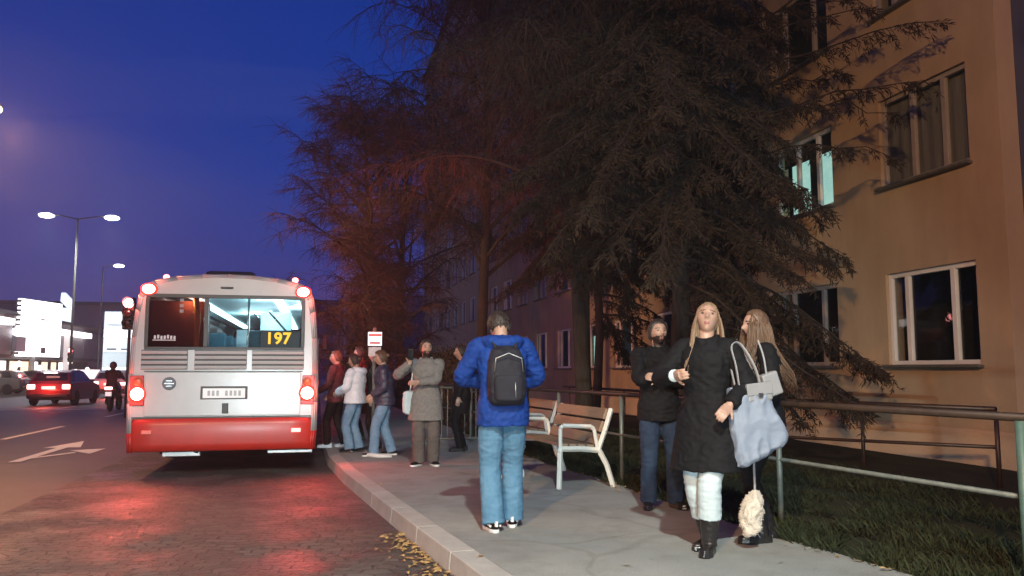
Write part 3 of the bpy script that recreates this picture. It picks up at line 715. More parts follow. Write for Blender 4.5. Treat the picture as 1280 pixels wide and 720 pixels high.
# engine hatch
MB().box((0, -.010, 1.125), (2.06, .018, .60)).build('engine_hatch', M['white_paint'], bus, bevel=.012)
MB().box((0, -.004, 1.437), (2.10, .006, .014)).build('hatch_seam', M['black_plastic'], bus)
MB().box((0, -.004, .807), (2.36, .03, .02)).build('bumper_seam', M['black_plastic'], bus)
bd = MB(); bd.lathe((-.72, -.022, 1.27), [(.02, -.004), (.085, -.004), (.09, 0), (.088, .006)], 28, 'Y'); o = bd.build('badge', mat('badge', (.05, .05, .055), .35, .6, var=.2), bus, smooth=False)
bl = MB()
for i, (wd_, zz) in enumerate(((.08, .035), (.13, 0), (.08, -.035))): bl.box((-.72, -.028, 1.27 + zz), (wd_, .004, .014))
bl.build('badge_mark', M['chrome'], o)
bl = MB(); bl.box((.72, -.022, 1.335), (.16, .004, .02)).build('model_plate', M['steel'], bus)
MB().box((.25, -.022, 1.385), (.11, .008, .02)).build('catch', M['chrome'], bus, bevel=.003)
np_ = MB().box((0, -.026, 1.135), (.56, .012, .135)).build('number_plate', mat('lit_plate_white', (.8, .8, .8), .5, var=.04, emit=(1, 1, 1), estr=.12), bus, bevel=.004)  # plate has a faint glow of its own in place of plate-lamp light
MB().box((0, -.0215, 1.14), (.62, .01, .18)).build('plate_holder', M['black_plastic'], np_, bevel=.004)
ch = MB()
for i in range(8):
    if i in (3,): continue
    ch.box((-.2 + i * .058, -.033, 1.135), (.034, .002, .07))
ch.build('plate_marks', mat('plate_mark', (.42, .42, .44), .6, var=.3, scale=30), np_)
MB().box((.02, -.024, .925), (.085, .014, .14)).build('latch', M['black_plastic'], bus, bevel=.008)
# bumper
bp_ = MB(); rings = []
for z, dy in ((.345, .02), (.36, -.015), (.45, -.035), (.70, -.035), (.785, -.022), (.795, .0)):
    rings.append([Vector((x, y + dy, z)) for x, y in ((-1.25, .35), (-1.245, .14), (-1.21, .055), (-1.13, .012), (-.9, -.004), (0, -.012), (.9, -.004), (1.13, .012), (1.21, .055), (1.245, .14), (1.25, .35), (0, .5))])
bp_.rings(rings); bp_.build('bumper', M['red_paint'], bus, smooth=True)
redlens = glow('red_lens', (1.0, .05, .03), .9); redcore = glow('red_lamp', (1.0, .30, .26), 26)
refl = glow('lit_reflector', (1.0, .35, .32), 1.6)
for s, k in ((-1, .35), (1, 1.6)):
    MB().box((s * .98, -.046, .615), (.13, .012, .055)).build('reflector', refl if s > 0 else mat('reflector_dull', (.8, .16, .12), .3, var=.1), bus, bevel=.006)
    # corner lamp cluster
    lc = MB(); lc.prism([(s * 1.03, .97), (s * 1.215, .97), (s * 1.22, 1.38), (s * 1.05, 1.38)], 'Y', -.022, .05); hb = lc.build('lamp_cluster', M['red_paint'], bus, bevel=.01)
    MB().lathe((s * 1.12, -.026, 1.13), [(.001, -.014), (.08, -.010), (.11, -.004), (.115, .002)], 24, 'Y').build('tail_lamp', redlens, bus, smooth=True)
    MB().ell((s * 1.12, -.034, 1.13), (.085, .022, .085), 18, 10).build('lamp_core', redcore, bus, smooth=True)
    MB().lathe((s * 1.12, -.024, 1.29), [(.001, -.012), (.05, -.008), (.06, .002)], 20, 'Y').build('indicator', mat('indicator', (.5, .12, .05), .3, var=.1), bus, smooth=True)
    spot('tail_glow', bus, (s * 1.16, -.08, 1.13), (s * 2.0, -2.2, .55), (1, .09, .06), 110, R(150), .5, .06)
    # roof-corner lamp
    MB().ell((s * 1.03, -.005, 2.565), (.115, .05, .088), 18, 10).build('roof_lamp', redlens, bus, smooth=True)
    MB().ell((s * 1.03, -.03, 2.565), (.085, .06, .066), 18, 10).build('lamp_core', redcore, bus, smooth=True)
    spot('roof_red_fill', bus, (s * 1.26, -.06, 2.62), (s * 1.9, 3.5 if s > 0 else .2, 3.6), (1, .07, .05), 1700 if s > 0 else 200, R(100 if s > 0 else 150), 1.0, .06)  # added red fill; right one aimed forward to redden the tree like bloom
    point('roof_spill', bus, (s * 1.22, -.14, 2.62), (1, .11, .08), 16, .07)
    point('tail_spill', bus, (s * 1.26, -.14, 1.13), (1, .11, .08), 8, .07)
    MB().cyl((s * .9, .5, 2.70), (s * .9, .5, 2.76), .03, n=10).ell((s * .9, .5, 2.79), (.045, .045, .04)).build('marker_lamp', glow('marker', (1, .25, .22), 7), bus, smooth=True)
# side glow: lamp of the far flank lights queue and tree
point('door_light', bus, (1.0, 3.2, 2.2), (.85, .95, 1.0), 60, .1)
# roof hatch, vent, camera housing
rh = MB(); rh.rings([[(-.36, .25, 2.76), (.36, .25, 2.76), (.36, 1.3, 2.76), (-.36, 1.3, 2.76)], [(-.34, .28, 2.85), (.34, .28, 2.85), (.34, 1.27, 2.85), (-.34, 1.27, 2.85)], [(-.28, .34, 2.88), (.28, .34, 2.88), (.28, 1.2, 2.88), (-.28, 1.2, 2.88)]]); rh.build('roof_hatch', M['black_plastic'], bus, bevel=.02)
MB().box((-.01, -.012, 2.605), (.17, .03, .028)).build('plate_lamp', M['black_plastic'], bus, bevel=.006)
# underside, mud flaps, exhaust, wheels, side windows, doors
MB().box((0, 6, .42), (2.3, 11.3, .12)).build('chassis', M['black_plastic'], bus)
MB().box((.9, .18, .31), (.62, .16, .05)).build('tow_bracket', M['steel'], bus, bevel=.01)
MB().box((-.55, .22, .30), (.5, .2, .07)).build('tow_bracket', M['steel'], bus, bevel=.01)
MB().cyl((-.35, .1, .36), (-.35, .8, .38), .05, n=14).build('exhaust', M['steel'], bus, smooth=True)
for s in (-1, 1):
    MB().box((s * 1.0, 2.35, .27), (.42, .012, .34)).build('mud_flap', M['rubber'], bus)
    for yy in (3.1, 9.2):
        tyre = [(.32, -.14), (.44, -.14), (.48, -.11), (.48, .11), (.44, .14), (.32, .14)]
        wh = MB().lathe((s * 1.06, yy, .48), tyre, 28, 'X').build('wheel', M['rubber'], bus, smooth=False)
        MB().lathe((s * 1.06, yy, .48), [(.001, .09 * s), (.1, .1 * s), (.2, .06 * s), (.31, .11 * s), (.32, .0)], 24, 'X').build('rim', M['steel'], wh)
    for k, (a, b) in enumerate(((.5, 2.9), (3.05, 5.9), (6.05, 8.9), (9.05, 11.5))):
        MB().add([(s * 1.252, a, 1.4), (s * 1.252, b, 1.4), (s * 1.203, b, 2.3), (s * 1.203, a, 2.3)], [(0, 1, 2, 3)]).build('side_window', M['bus_glass'], bus)
        MB().box((s * 1.232, b + .075, 1.85), (.02, .17, .92), ry=R(-3.1 * s)).build('window_pillar', M['black_plastic'], bus)
for yy in (4.6, 10.4):
    dr = MB(); dr.box((1.262, yy, 1.2), (.02, 1.25, 1.7)); d_ = dr.build('door', M['black_plastic'], bus, bevel=.01)
    for q in (-.31, .31): MB().box((1.276, yy + q, 1.3), (.008, .5, 1.3)).build('door_pane', M['glass_dark'], d_)
MB().box((1.42, 11.4, 2.2), (.12, .2, .35)).cyl((1.2, 11.5, 2.4), (1.42, 11.4, 2.36), .015).build('wing_mirror', M['black_plastic'], bus, bevel=.02)

# ------------------------------------------------------------------ benches
def make_bench(loc, rz, label):
    t = thing('bench', label, 'bench', loc, rz, 'benches along the back of the pavement')
    # local: x 0 front .. .68 back, y 0 near .. 1.6 far
    for yy in (.03, 1.57):
        f = MB()
        def bar(ps, w_=.045, d_=.05):
            for p, q in zip(ps, ps[1:]):
                p, q = Vector(p), Vector(q); f.tube([(p.x, yy, p.y), (q.x, yy, q.y)], [w_ / 1.35, w_ / 1.35], 4, ref=(0, 1, 0))
        bar([(.03, 0), (.045, .40), (.06, .455)]); bar([(.06, .435), (.30, .43), (.50, .41)]); bar([(.50, .43), (.60, .25), (.68, 0)])
        bar([(.49, .39), (.58, .62), (.665, .87)]); bar([(.05, .45), (.05, .66), (.08, .69), (.42, .675), (.455, .64), (.49, .44)], .034)
        f.build('side_frame', M['bench_paint'], t, bevel=.006)
    sl = MB()
    for i in range(4): sl.box((.10 + i * .105, .8, .474 - i * .006), (.09, 1.5, .035), ry=R(3))
    sl.build('seat', M['wood'], t, bevel=.006)
    bk = MB()
    for i in range(3):
        bk.box((.50 + i * .052, .8, .53 + i * .14), (.035, 1.5, .125), ry=R(21))
    bk.build('backrest', M['wood'], t, bevel=.006)
    return t
b1 = make_bench((2.57, 8.78, .15), R(4), 'nearer bench with white frame and brown slats beside the man in dark jacket')
dup(b1, (2.66, 11.2, .15), R(4), 'farther bench with white frame half hidden behind the man in blue jacket')

# ------------------------------------------------------------------ street lamps, signals, signs
def street_lamp(loc, h, arms, label, head_mat, heads=True):
    t = thing('street_lamp', label, 'street lamp', loc, 0, 'street lamps along the road')
    MB().tube([(0, 0, 0), (0, 0, .5), (0, 0, 1.1), (0, 0, h)], [.13, .12, .08, .05], 12).build('pole', M['galv'], t, smooth=True)
    for (ax, ay) in arms:
        MB().tube([(0, 0, h - .05), (ax * .5, ay * .5, h + .12), (ax * .85, ay * .85, h + .15)], [.04, .035, .03], 8).build('arm', M['galv'], t, smooth=True)
        a = math.atan2(ay, ax)
        hd = MB().box((ax, ay, h + .17), (.75, .3, .1), rz=a).build('lamp_head', M['galv'], t, bevel=.03)
        MB().ell((ax, ay, h + .10), (.40, .34, .13), 16, 8).build('lamp_glass', head_mat, hd, smooth=True)
    return t
led = glow('led_lamp', (.95, .95, 1.0), 22); sod = glow('sodium_lamp', (1.0, .62, .22), 22)
l1 = street_lamp((-13.3, 49.5, 0), 9.9, ((-1.6, 0), (1.75, 0)), 'tall double armed street lamp with two white heads in the distance', led)
for q in (-1.6, 1.75): spot('lamp_light', l1, (q, 0, 9.8), (q, 0, 0), (1, .95, .9), 1100, R(125), .5, .2)
l2 = street_lamp((-17.4, 72.5, 0), 9.9, ((1.2, 0),), 'smaller looking street lamp farther off with one white head above the bus roof edge', led)
l3 = street_lamp((-8.32, 19.2, 0), 6.95, ((1.15, 0),), 'orange sodium street lamp at the left edge of the picture', sod)
spot('lamp_light', l3, (1.15, 0, 6.8), (2.0, -1.5, 0), (1, .42, .15), 1900, R(165), .6, .2)
spot('lamp_light', l3, (1.15, .3, 6.8), (17.3, 7.5, 1.8), SODIUM, 3500, R(50), .7, .2)
point('lamp_glow', l3, (1.15, -.1, 6.75), (1, .5, .2), 420, .2)
# lamps behind the photographer: sodium lamp across the road, white lamp over the stop
l4 = street_lamp((-8.2, -9, 0), 8.6, ((1.4, 0),), 'sodium street lamp behind the photographer', sod)
spot('lamp_light', l4, (1.4, 0, 8.4), (10.2, 9.5, 2.6), SODIUM, 14000, R(76), .9, .25)
l5 = street_lamp((4.6, -1.9, .1), 7.2, ((-4.2, .3),), 'white street lamp behind the photographer on the pavement side', led)
spot('lamp_light', l5, (-4.2, .3, 7.1), (-3.5, 9.1, 0), (.88, 1.0, .93), 5900, R(54), .7, .15)

def traffic_light(loc, h, label, lit=True, rz=0):
    t = thing('traffic_light', label, 'traffic light', loc, rz, 'red traffic lights at the junction')
    MB().cyl((0, 0, 0), (0, 0, h + .1), .055, .045, 10).build('pole', M['dark_metal'], t, smooth=True)
    MB().box((0, -.16, h - .1), (.34, .2, 1.0)).build('signal_box', M['black_plastic'], t, bevel=.03)
    for k, zz in enumerate((.22, -.1, -.42)):
        MB().ell((0, -.28, h + zz), (.13 if k else .15, .05, .13 if k else .15), 14, 8).build('signal_lamp', glow('signal_red', (1, .34, .32), 16) if k == 0 else M['glass_dark'], t, smooth=True)
        MB().tube([(0, -.26, h + zz + .02), (0, -.44, h + zz + .03)], .155, 12, cap=False).build('visor', M['black_plastic'], t)
    point('signal_glow', t, (0, -.7, h + .2), (1, .1, .08), 90, .1)
    return t
traffic_light((-5.78, 27.6, 0), 3.3, 'red traffic light right at the left edge of the bus')
traffic_light((-16.6, 62, 0), 2.6, 'distant red traffic light below the shop canopy end')

stp = thing('bus_stop_sign', 'bus stop post with white and grey panels above the waiting queue', 'bus stop sign', (.86, 13.3, .15))
MB().cyl((0, 0, 0), (0, 0, 1.98), .03, n=10).build('pole', M['galv'], stp, smooth=True)
s_ = MB().box((0, -.045, 1.80), (.22, .04, .22)).build('sign_panel', glow('stop_panel', (.85, .86, .9), .55), stp, bevel=.006)
MB().box((0, -.068, 1.86), (.20, .004, .035)).box((0, -.068, 1.735), (.16, .004, .03)).build('panel_band', mat('sign_red', (.5, .06, .05), .5, var=.1), s_)
MB().box((0, -.045, 1.595), (.20, .04, .15)).build('timetable', mat('timetable', (.45, .40, .40), .5, var=.2, scale=20), stp, bevel=.006)

# ------------------------------------------------------------------ shopping centre and far blocks
concrete = mat('mall_panel', (.16, .15, .16), .8, var=.2, scale=.4)
whitelit = glow('lit_sign', (1.0, .98, 1.0), 3.2); strip = glow('light_strip', (1.0, .94, .92), 3.0); shopl = glow('shop_window', (1.0, .82, .62), 1.5)
mall = thing('shopping_centre', 'low shopping centre with glowing canopy strip and lit shop windows across the road', 'building', (-20, 55, 0))
ml = MB(); ml.box((-9, 8, 3.7), (17.9, 46, 2.9)); ml.box((-9.5, 8, 1.2), (16, 45.6, 2.38)); ml.build('wall', concrete, mall)
MB().box((-9, 8, 5.25), (18.4, 46.4, .2)).build('roof', M['dark_metal'], mall)
MB().box((.35, 17, 4.42), (.5, 12.5, .42)).build('canopy_light', strip, mall)
MB().box((.35, -2, 4.6), (.5, 13, .42)).build('canopy_light', strip, mall)
MB().box((.3, 17.3, 2.4), (.4, .5, 4.0)).build('column', mat('glowing_column', (.7, .68, .68), .6, var=.1, emit=(1, .85, .85), estr=.5), mall)  # column is no lamp; glow put into its material to look lit
rs = random.Random(12)
for i in range(16):
    yy = -12 + i * 2.3
    MB().box((-1.46, yy, 1.25), (.06, 1.7 * rs.uniform(.6, 1), 1.7)).build('shop_window', glow('shop_window_%s' % 'warm' if i % 3 else 'shop_window_white', (1.0, .76, .55) if i % 3 else (1, .95, .9), 1.6 if i % 3 else 3.0), mall)
for i in range(11):
    MB().box((.04, -13 + i * 4.2, 3.6), (.06, 3.9, 2.2)).build('cladding', mat('cladding', (.26, .24, .26), .5, var=.15, scale=.7), mall)
for i in range(14):
    MB().ell((rs.uniform(.5, 1.6), -12 + i * 2.6 + rs.uniform(-.6, .6), rs.uniform(.9, 2.1)), (.16, .16, .2), 10, 6).build('shop_lamp', glow('shop_lamp', (1.0, .78, .6), 6), mall, smooth=True)
bigs = thing('lit_sign', 'tall glowing white upright sign on the shopping centre front', 'sign', (-19.2, 63.7, 0), R(-14))
MB().box((0, 0, 4.35), (.3, 4.9, 3.9)).build('sign_box', whitelit, bigs, bevel=.04)
tb = MB()
for i in range(12): tb.box((-.02, -2.52, 2.6 + i * .32), (.34, .12, .16))
tb.build('edge_teeth', M['white_paint'], bigs); MB().box((.16, .3, 2.85), (.02, .55, .42)).box((.16, .2, 5.0), (.02, .7, .1)).build('emblem', mat('sign_mark', (.25, .24, .27), .6, var=.1), bigs)
MB().box((-.4, 0, 2.3), (.2, .3, 4.6)).build('post', M['steel'], bigs)
sm = thing('lit_sign', 'small white lit sign box above the left shop canopy', 'sign', (-19.6, 61.1, 0))
MB().box((0, 0, 4.0), (.3, 1.9, .45)).build('sign_box', whitelit, sm, bevel=.03); MB().box((0, 0, 3.2), (.25, 1.8, 1.0)).build('board', mat('sign_board', (.35, .35, .4), .5, var=.1), sm)
rd = thing('lit_sign', 'bluish lit rooftop sign of two tilted blocks above the canopy strip', 'sign', (-22, 80, 0))
MB().box((0, 0, 7.6), (.4, 2.6, .8), rx=R(-12)).box((0, .1, 6.2), (.4, 1.7, 1.5)).build('sign_box', glow('blue_white', (.75, .85, 1.0), 1.5), rd, bevel=.05)
MB().cyl((0, 0, 0), (0, 0, 7.0), .12, n=8).build('post', M['dark_metal'], rd)
tot = thing('advertising_pylon', 'bright white advertising pylon of stacked panels just left of the bus', 'pylon', (-15.4, 70, 0), R(-3))
pm = (glow('panel_white', (.92, .97, 1.0), 2.2), glow('panel_cool', (.75, .88, .93), 1.2), glow('panel_dim', (.7, .85, .9), .85))
for i, (z0, z1, k) in enumerate(((4.75, 6.05, 1), (4.0, 4.7, 0), (2.85, 3.95, 1), (1.75, 2.8, 2), (.5, 1.7, 0))):
    MB().box((0, 0, (z0 + z1) / 2), (2.15, .4, z1 - z0)).build('panel', pm[k], tot, bevel=.02)
MB().box((0, .05, 3), (2.25, .3, 6.2)).build('frame', M['steel'], tot)
mk2 = mat('panel_mark', (.2, .28, .33), .6, var=.2)
MB().box((-.45, -.21, 3.1), (.7, .02, .12)).box((.5, -.21, 3.1), (.5, .02, .1)).box((0, -.21, 5.0), (1.6, .02, .05)).build('panel_marks', mk2, tot)
bb = thing('lit_banner', 'low white lit banner beside the road before the pylon', 'sign', (-17.2, 68, 0))
MB().box((0, 0, 1.15), (2.0, .15, .7)).build('banner', glow('banner', (1.0, .86, .84), 1.4), bb, bevel=.02); MB().cyl((-.8, .12, 0), (-.8, .12, 1.1), .05, n=8).build('post', M['steel'], bb); MB().cyl((.8, .12, 0), (.8, .12, 1.1), .05, n=8).build('post', M['steel'], bb)

farwall = mat('far_render', (.24, .19, .24), .9, var=.2, scale=.12)
def block(x, y, wx, wy, h, label, lit, seed):
    r_ = random.Random(seed); t = thing('far_building', label, 'building', (x, y, 0))
    MB().box((0, 0, h / 2), (wx, wy, h)).build('wall', farwall, t); MB().box((0, 0, h + .2), (wx + .6, wy + .6, .4)).build('roof', M['dark_metal'], t)
    n = int(wx / 4); 
    for k in range(int(h / 3.2)):
        for i in range(n):
            on = r_.random() < lit
            MB().box((-wx / 2 + (i + .5) * wx / n, -wy / 2 - .03, 1.9 + k * 3.2), (1.9, .08, 1.5)).build('window', glow('far_lit', (1, .82, .6), .8) if on else M['glass_dark'], t)
block(-30, 112, 26, 16, 9.0, 'long dark far block behind the advertising pylon', .08, 3)
block(-62, 120, 30, 16, 9.4, 'dark far block behind the shopping centre', .06, 5)
block(-6, 150, 20, 14, 13, 'dark far block at the end of the street hidden by the bus', .08, 8)
block(18, 160, 26, 14, 15, 'dark far block at the end of the street behind the trees', .05, 9)
hl = MB()
for i in range(49):
    a = R(-70 + i * 3); 
    hl.v += [(900 * math.sin(a), 900 * math.cos(a), -5), (900 * math.sin(a), 900 * math.cos(a), 14 + 9 * mnoise.noise(Vector((i * .35, 1, 0)))), (1100 * math.sin(a), 1100 * math.cos(a), -5)]
for i in range(48):
    for k in (0, 1): hl.f.append([i * 3 + k, i * 3 + 3 + k, i * 3 + 4 + k, i * 3 + 1 + k]); hl.m.append(0)
struct(hl.build('hills', mat('far_hill', (.03, .03, .04), 1, var=.2, scale=.02), smooth=True))
# lit signs on the far block
fs = thing('lit_sign', 'cluster of small white lit letters on the far dark block', 'sign', (-24.4, 103.6, 0))
MB().box((-.9, 0, 5.2), (.9, .2, .9)).box((.4, 0, 4.0), (1.2, .2, .8)).box((-.9, 0, 3.9), (.9, .2, .7)).build('sign_letters', glow('far_sign', (1.0, .88, .9), 1.3), fs, bevel=.1); MB().box((-.2, .15, 4.5), (3, .1, 2.4)).build('backboard', M['dark_metal'], fs)

# ------------------------------------------------------------------ vehicles
def make_car(loc, rz, paint, label, lamps=True, seed=0):
    t = thing('parked_car' if not lamps else 'car', label, 'car', loc, rz)
    # local: rear at y=0, front at +y, width in x
    L_, W = 4.1, .86
    low = MB(); side = [(.02, .32), (-.02, .62), (.04, .92), (.35, .98), (1.2, 1.0), (2.9, .98), (3.9, .82), (4.08, .6), (4.05, .3), (3.5, .22), (.5, .22)]
    rings = []
    for x, k in ((-W, .06), (-W + .05, .02), (-W + .16, 0), (0, -.02), (W - .16, 0), (W - .05, .02), (W, .06)):
        rings.append([Vector((x, y + (k if y < 2 else -k), z - (k * .5 if z > .5 else 0))) for y, z in side])
    low.rings(rings); low.build('body', paint, t, bevel=.03)
    cab = MB(); up_ = [(.12, .93), (.38, 1.36), (.7, 1.45), (1.7, 1.47), (2.25, 1.40), (3.0, .95)]
    cab.rings([[Vector((x * (1 if z < 1 else .82), y, z)) for y, z in up_] for x in (-.80, -.4, 0, .4, .80)]); cab.build('roof', paint, t, bevel=.04)
    MB().add([(-.66, .165, 1.02), (.66, .165, 1.02), (.56, .345, 1.33), (-.56, .345, 1.33)], [(0, 1, 2, 3)]).build('rear_window', M['glass_dark'], t)
    for s in (-1, 1):
        MB().add([(s * .795, .55, 1.03), (s * .795, 2.6, 1.03), (s * .69, 2.15, 1.36), (s * .69, .75, 1.36)], [(0, 1, 2, 3)]).build('side_window', M['glass_dark'], t)
        MB().box((s * .66, -.012, .78), (.30, .06, .19)).build('tail_light', glow('car_lamp', (1, .36, .28), 9) if lamps else M['red_paint'], t, bevel=.03)
        for yy in (.75, 3.3):
            wh = MB().lathe((s * .78, yy, .31), [(.2, -.1), (.29, -.1), (.31, -.07), (.31, .07), (.29, .1), (.2, .1)], 20, 'X').build('wheel', M['rubber'], t)
            MB().lathe((s * .78, yy, .31), [(.001, .1 * s), (.19, .09 * s), (.2, 0)], 16, 'X').build('rim', M['steel'], wh)
        MB().box((s * .93, 2.5, 1.0), (.16, .1, .12)).build('wing_mirror', paint, t, bevel=.03)
    MB().box((0, -.03, .74), (.52, .02, .12)).build('number_plate', glow('lit_plate', (1, .75, .72), .9) if lamps else M['white_paint'], t)
    if lamps:
        MB().box((0, .16, 1.35), (.5, .06, .05)).build('brake_light', glow('car_brake', (1, .4, .35), 7), t)
        point('lamp_glow', t, (0, -.5, .75), (1, .12, .07), 70, .2)
    MB().box((0, -.045, .42), (1.5, .07, .14)).build('bumper', M['black_plastic'], t, bevel=.03)
    return t
dred = mat('dark_red_paint', (.20, .03, .03), .3, var=.1, coat=.5); dgrey = mat('dark_grey_paint', (.05, .05, .055), .3, var=.1, coat=.5); silver = mat('silver_paint', (.42, .42, .44), .3, .3, var=.08, coat=.4)
make_car((-10.75, 37.2, 0), R(-2), dred, 'dark red hatchback braking with its lamps lit, nearest car left of the bus')
make_car((-10.6, 46.5, 0), R(-1), silver, 'silver car with bright tail lamps just ahead of the dark red hatchback')
make_car((-9.0, 56, 0), R(-1), dgrey, 'dark grey car with lit tail lamps farthest ahead in the queue of traffic')
make_car((-12.9, 61, 0), R(-1), dred, 'dark red car with lit tail lamps in the left lane below the canopy strip')
make_car((-10.2, 70, 0), R(0), silver, 'pale car with lit tail lamps far off before the white pylon')
for i, (x, y, r_, lb) in enumerate(((-17.6, 56.5, 88, 'dark parked car before the lit shop windows at the left edge'), (-17.4, 63, 84, 'dark parked car second from the left before the shop windows'), (-16.5, 71, 70, 'dark parked car near the foot of the pale column'))):
    make_car((x, y, 0), R(r_), dgrey, lb, False)
# scooter
mo = thing('motorcycle', 'small motorcycle with lit red tail lamp beside the bus', 'motorcycle', (-7.2, 31.6, 0))
for yy in (.3, 1.6):
    wh = MB().lathe((0, yy, .3), [(.22, -.05), (.29, -.05), (.3, 0), (.29, .05), (.22, .05)], 20, 'X').build('wheel', M['rubber'], mo); MB().lathe((0, yy, .3), [(.001, -.03), (.21, -.03), (.21, .03), (.001, .03)], 14, 'X').build('rim', M['steel'], wh)
MB().tube([(0, .0, .82), (0, .35, .75), (0, .8, .6), (0, 1.2, .75), (0, 1.4, .95)], [.1, .16, .18, .16, .08], 12).build('body', dred, mo, smooth=True)
MB().box((0, .45, .86), (.28, .75, .1)).build('seat', M['black_plastic'], mo, bevel=.03)
MB().box((0, -.06, .82), (.24, .06, .09)).build('tail_light', glow('moto_lamp', (1, .45, .4), 10), mo, bevel=.02); MB().box((0, -.05, .62), (.2, .02, .14)).build('number_plate', glow('lit_plate', (1, .75, .72), .9), mo)
MB().tube([(-.36, 1.3, 1.05), (0, 1.42, 1.02), (.36, 1.3, 1.05)], .02, 8).build('handlebar', M['dark_metal'], mo, smooth=True)
MB().tube([(0, 1.6, .3), (0, 1.4, 1.0)], .035, 8).build('fork', M['steel'], mo)

# ------------------------------------------------------------------ people
def ik(a, c, l1, l2, pole):
    a, c = Vector(a), Vector(c); d = c - a; L_ = min(d.length, (l1 + l2) * .999); dn = d.normalized()
    x = (l1 * l1 - l2 * l2 + L_ * L_) / (2 * L_); h = math.sqrt(max(0, l1 * l1 - x * x))
    p = Vector(pole); p = p - dn * p.dot(dn); p.normalize()
    return a + dn * x + p * h, a + dn * L_
def spl(pts, rad, k=4):
    """smooth polyline with radii"""
    P = [Vector(p) for p in pts]; o = []; r = []
    for i in range(len(P) - 1):
        p0, p1, p2, p3 = P[max(i - 1, 0)], P[i], P[i + 1], P[min(i + 2, len(P) - 1)]
        for j in range(k):
            t = j / k
            o.append(.5 * ((2 * p1) + (p2 - p0) * t + (2 * p0 - 5 * p1 + 4 * p2 - p3) * t * t + (3 * p1 - p0 - 3 * p2 + p3) * t ** 3)); r.append(rad[i] + (rad[i + 1] - rad[i]) * t)
    o.append(P[-1]); r.append(rad[-1]); return o, r
def g2(x, s): return math.exp(-(x / s) ** 2)
def head_point(th, ph):
    """point of the head; th round the vertical (0 = face, +Y), ph from the top"""
    sx = math.sin(ph) * math.sin(th); sy = math.sin(ph) * math.cos(th); sz = math.cos(ph)
    jaw = 1 - .30 * max(0, -sz) ** 1.3 * (1 if sy > -.3 else .8)
    x = .076 * sx * jaw; y = .098 * sy * (1 - .10 * max(0, -sz)) + .004; z = .118 * sz
    if sy < 0: y *= 1 + .08 * max(0, sz); 
    if sy < -.1 and sz < -.2: y *= 1 - .45 * (-sz - .2)
    if sy > 0:
        fr_ = min(1, sy * 1.8)
        dy = .026 * g2(x, .012) * (g2(z + .022, .014) + .55 * g2(z + .004, .017))          # nose
        dy -= .011 * (g2(x - .031, .015) + g2(x + .031, .015)) * g2(z - .010, .012)         # sockets
        dy += .004 * g2(abs(x) - .03, .022) * g2(z - .032, .010)                            # brow
        dy += .007 * g2(x, .020) * (g2(z + .052, .006) + 1.1 * g2(z + .065, .006))          # lips
        dy -= .003 * g2(x, .024) * g2(z + .0585, .003)
        dy += .011 * g2(x, .02) * g2(z + .098, .016)                                        # chin
        dy += .004 * (g2(x - .045, .018) + g2(x + .045, .018)) * g2(z + .015, .02)          # cheeks
        y += dy * fr_
    return Vector((x, y, z))
def add_head(mb, m, nu=56, nv=44):
    o = len(mb.v); vs = []
    for i in range(nv + 1):
        ph = math.pi * i / nv
        for j in range(nu): vs.append(m @ head_point(2 * math.pi * j / nu, ph))
    fs = []
    for i in range(nv):
        for j in range(nu):
            k = (j + 1) % nu; fs.append((i * nu + j, i * nu + k, (i + 1) * nu + k, (i + 1) * nu + j))
    mb.add(vs, fs)
    for s in (-1, 1): mb.ell((0, 0, 0), (.008, .019, .03), 10, 8, m @ Matrix.Translation((s * .076, -.008, -.006)) @ Matrix.Rotation(R(-18), 4, 'X') @ Matrix.Rotation(R(22 * s), 4, 'Z'))
    return mb
def add_hand(mb, wrist, d, palm_n, side, curl=.5):
    """palm, four unequal bent fingers and a thumb; d = towards the fingertips, palm_n = out of the palm"""
    d = Vector(d).normalized(); n = Vector(palm_n); n = (n - d * n.dot(d)).normalized(); sdv = d.cross(n) * side     # towards the thumb
    w_ = Vector(wrist)
    mb.tube([w_ - d * .02, w_ + d * .02, w_ + d * .06, w_ + d * .092], [.028, .036, .042, .040], 10, ref=tuple(sdv), flat=.40)
    for k, (ln, off) in enumerate(((.068, .031), (.078, .0105), (.073, -.0105), (.056, -.031))):
        p = w_ + d * .086 + sdv * off; dd = d.copy(); ps = [p - d * .015]; 
        ps.append(p)
        for s in range(3):
            dd = (Matrix.Rotation(curl * (.7 + .25 * s), 3, n.cross(d) * -1) @ dd).normalized() if curl else dd
            p = p + dd * ln * (.45, .32, .23)[s]; ps.append(p)
        mb.tube(ps, [.0088, .0092, .0085, .0078, .006], 8)
    p = w_ + d * .025 + sdv * .030; dd = (d * .75 + sdv * .75 + n * .25).normalized(); ps = [w_ + d * .02 + sdv * .012, p]
    for s in range(2):
        p = p + dd * (.042, .030)[s]; ps.append(p); dd = (dd + d * .5 + n * .35 * curl).normalized()
    mb.tube(ps, [.014, .013, .0105, .008], 8)

def ering(c, rx_, ry_, rot=0, n=22, pw=2.3):
    o = []
    for k in range(n):
        a = 2 * math.pi * k / n; ca, sa = math.cos(a), math.sin(a)
        x = rx_ * math.copysign(abs(ca) ** (2 / pw), ca); y = ry_ * math.copysign(abs(sa) ** (2 / pw), sa)
        o.append(Vector((c[0] + x * math.cos(rot) - y * math.sin(rot), c[1] + x * math.sin(rot) + y * math.cos(rot), c[2])))
    return o

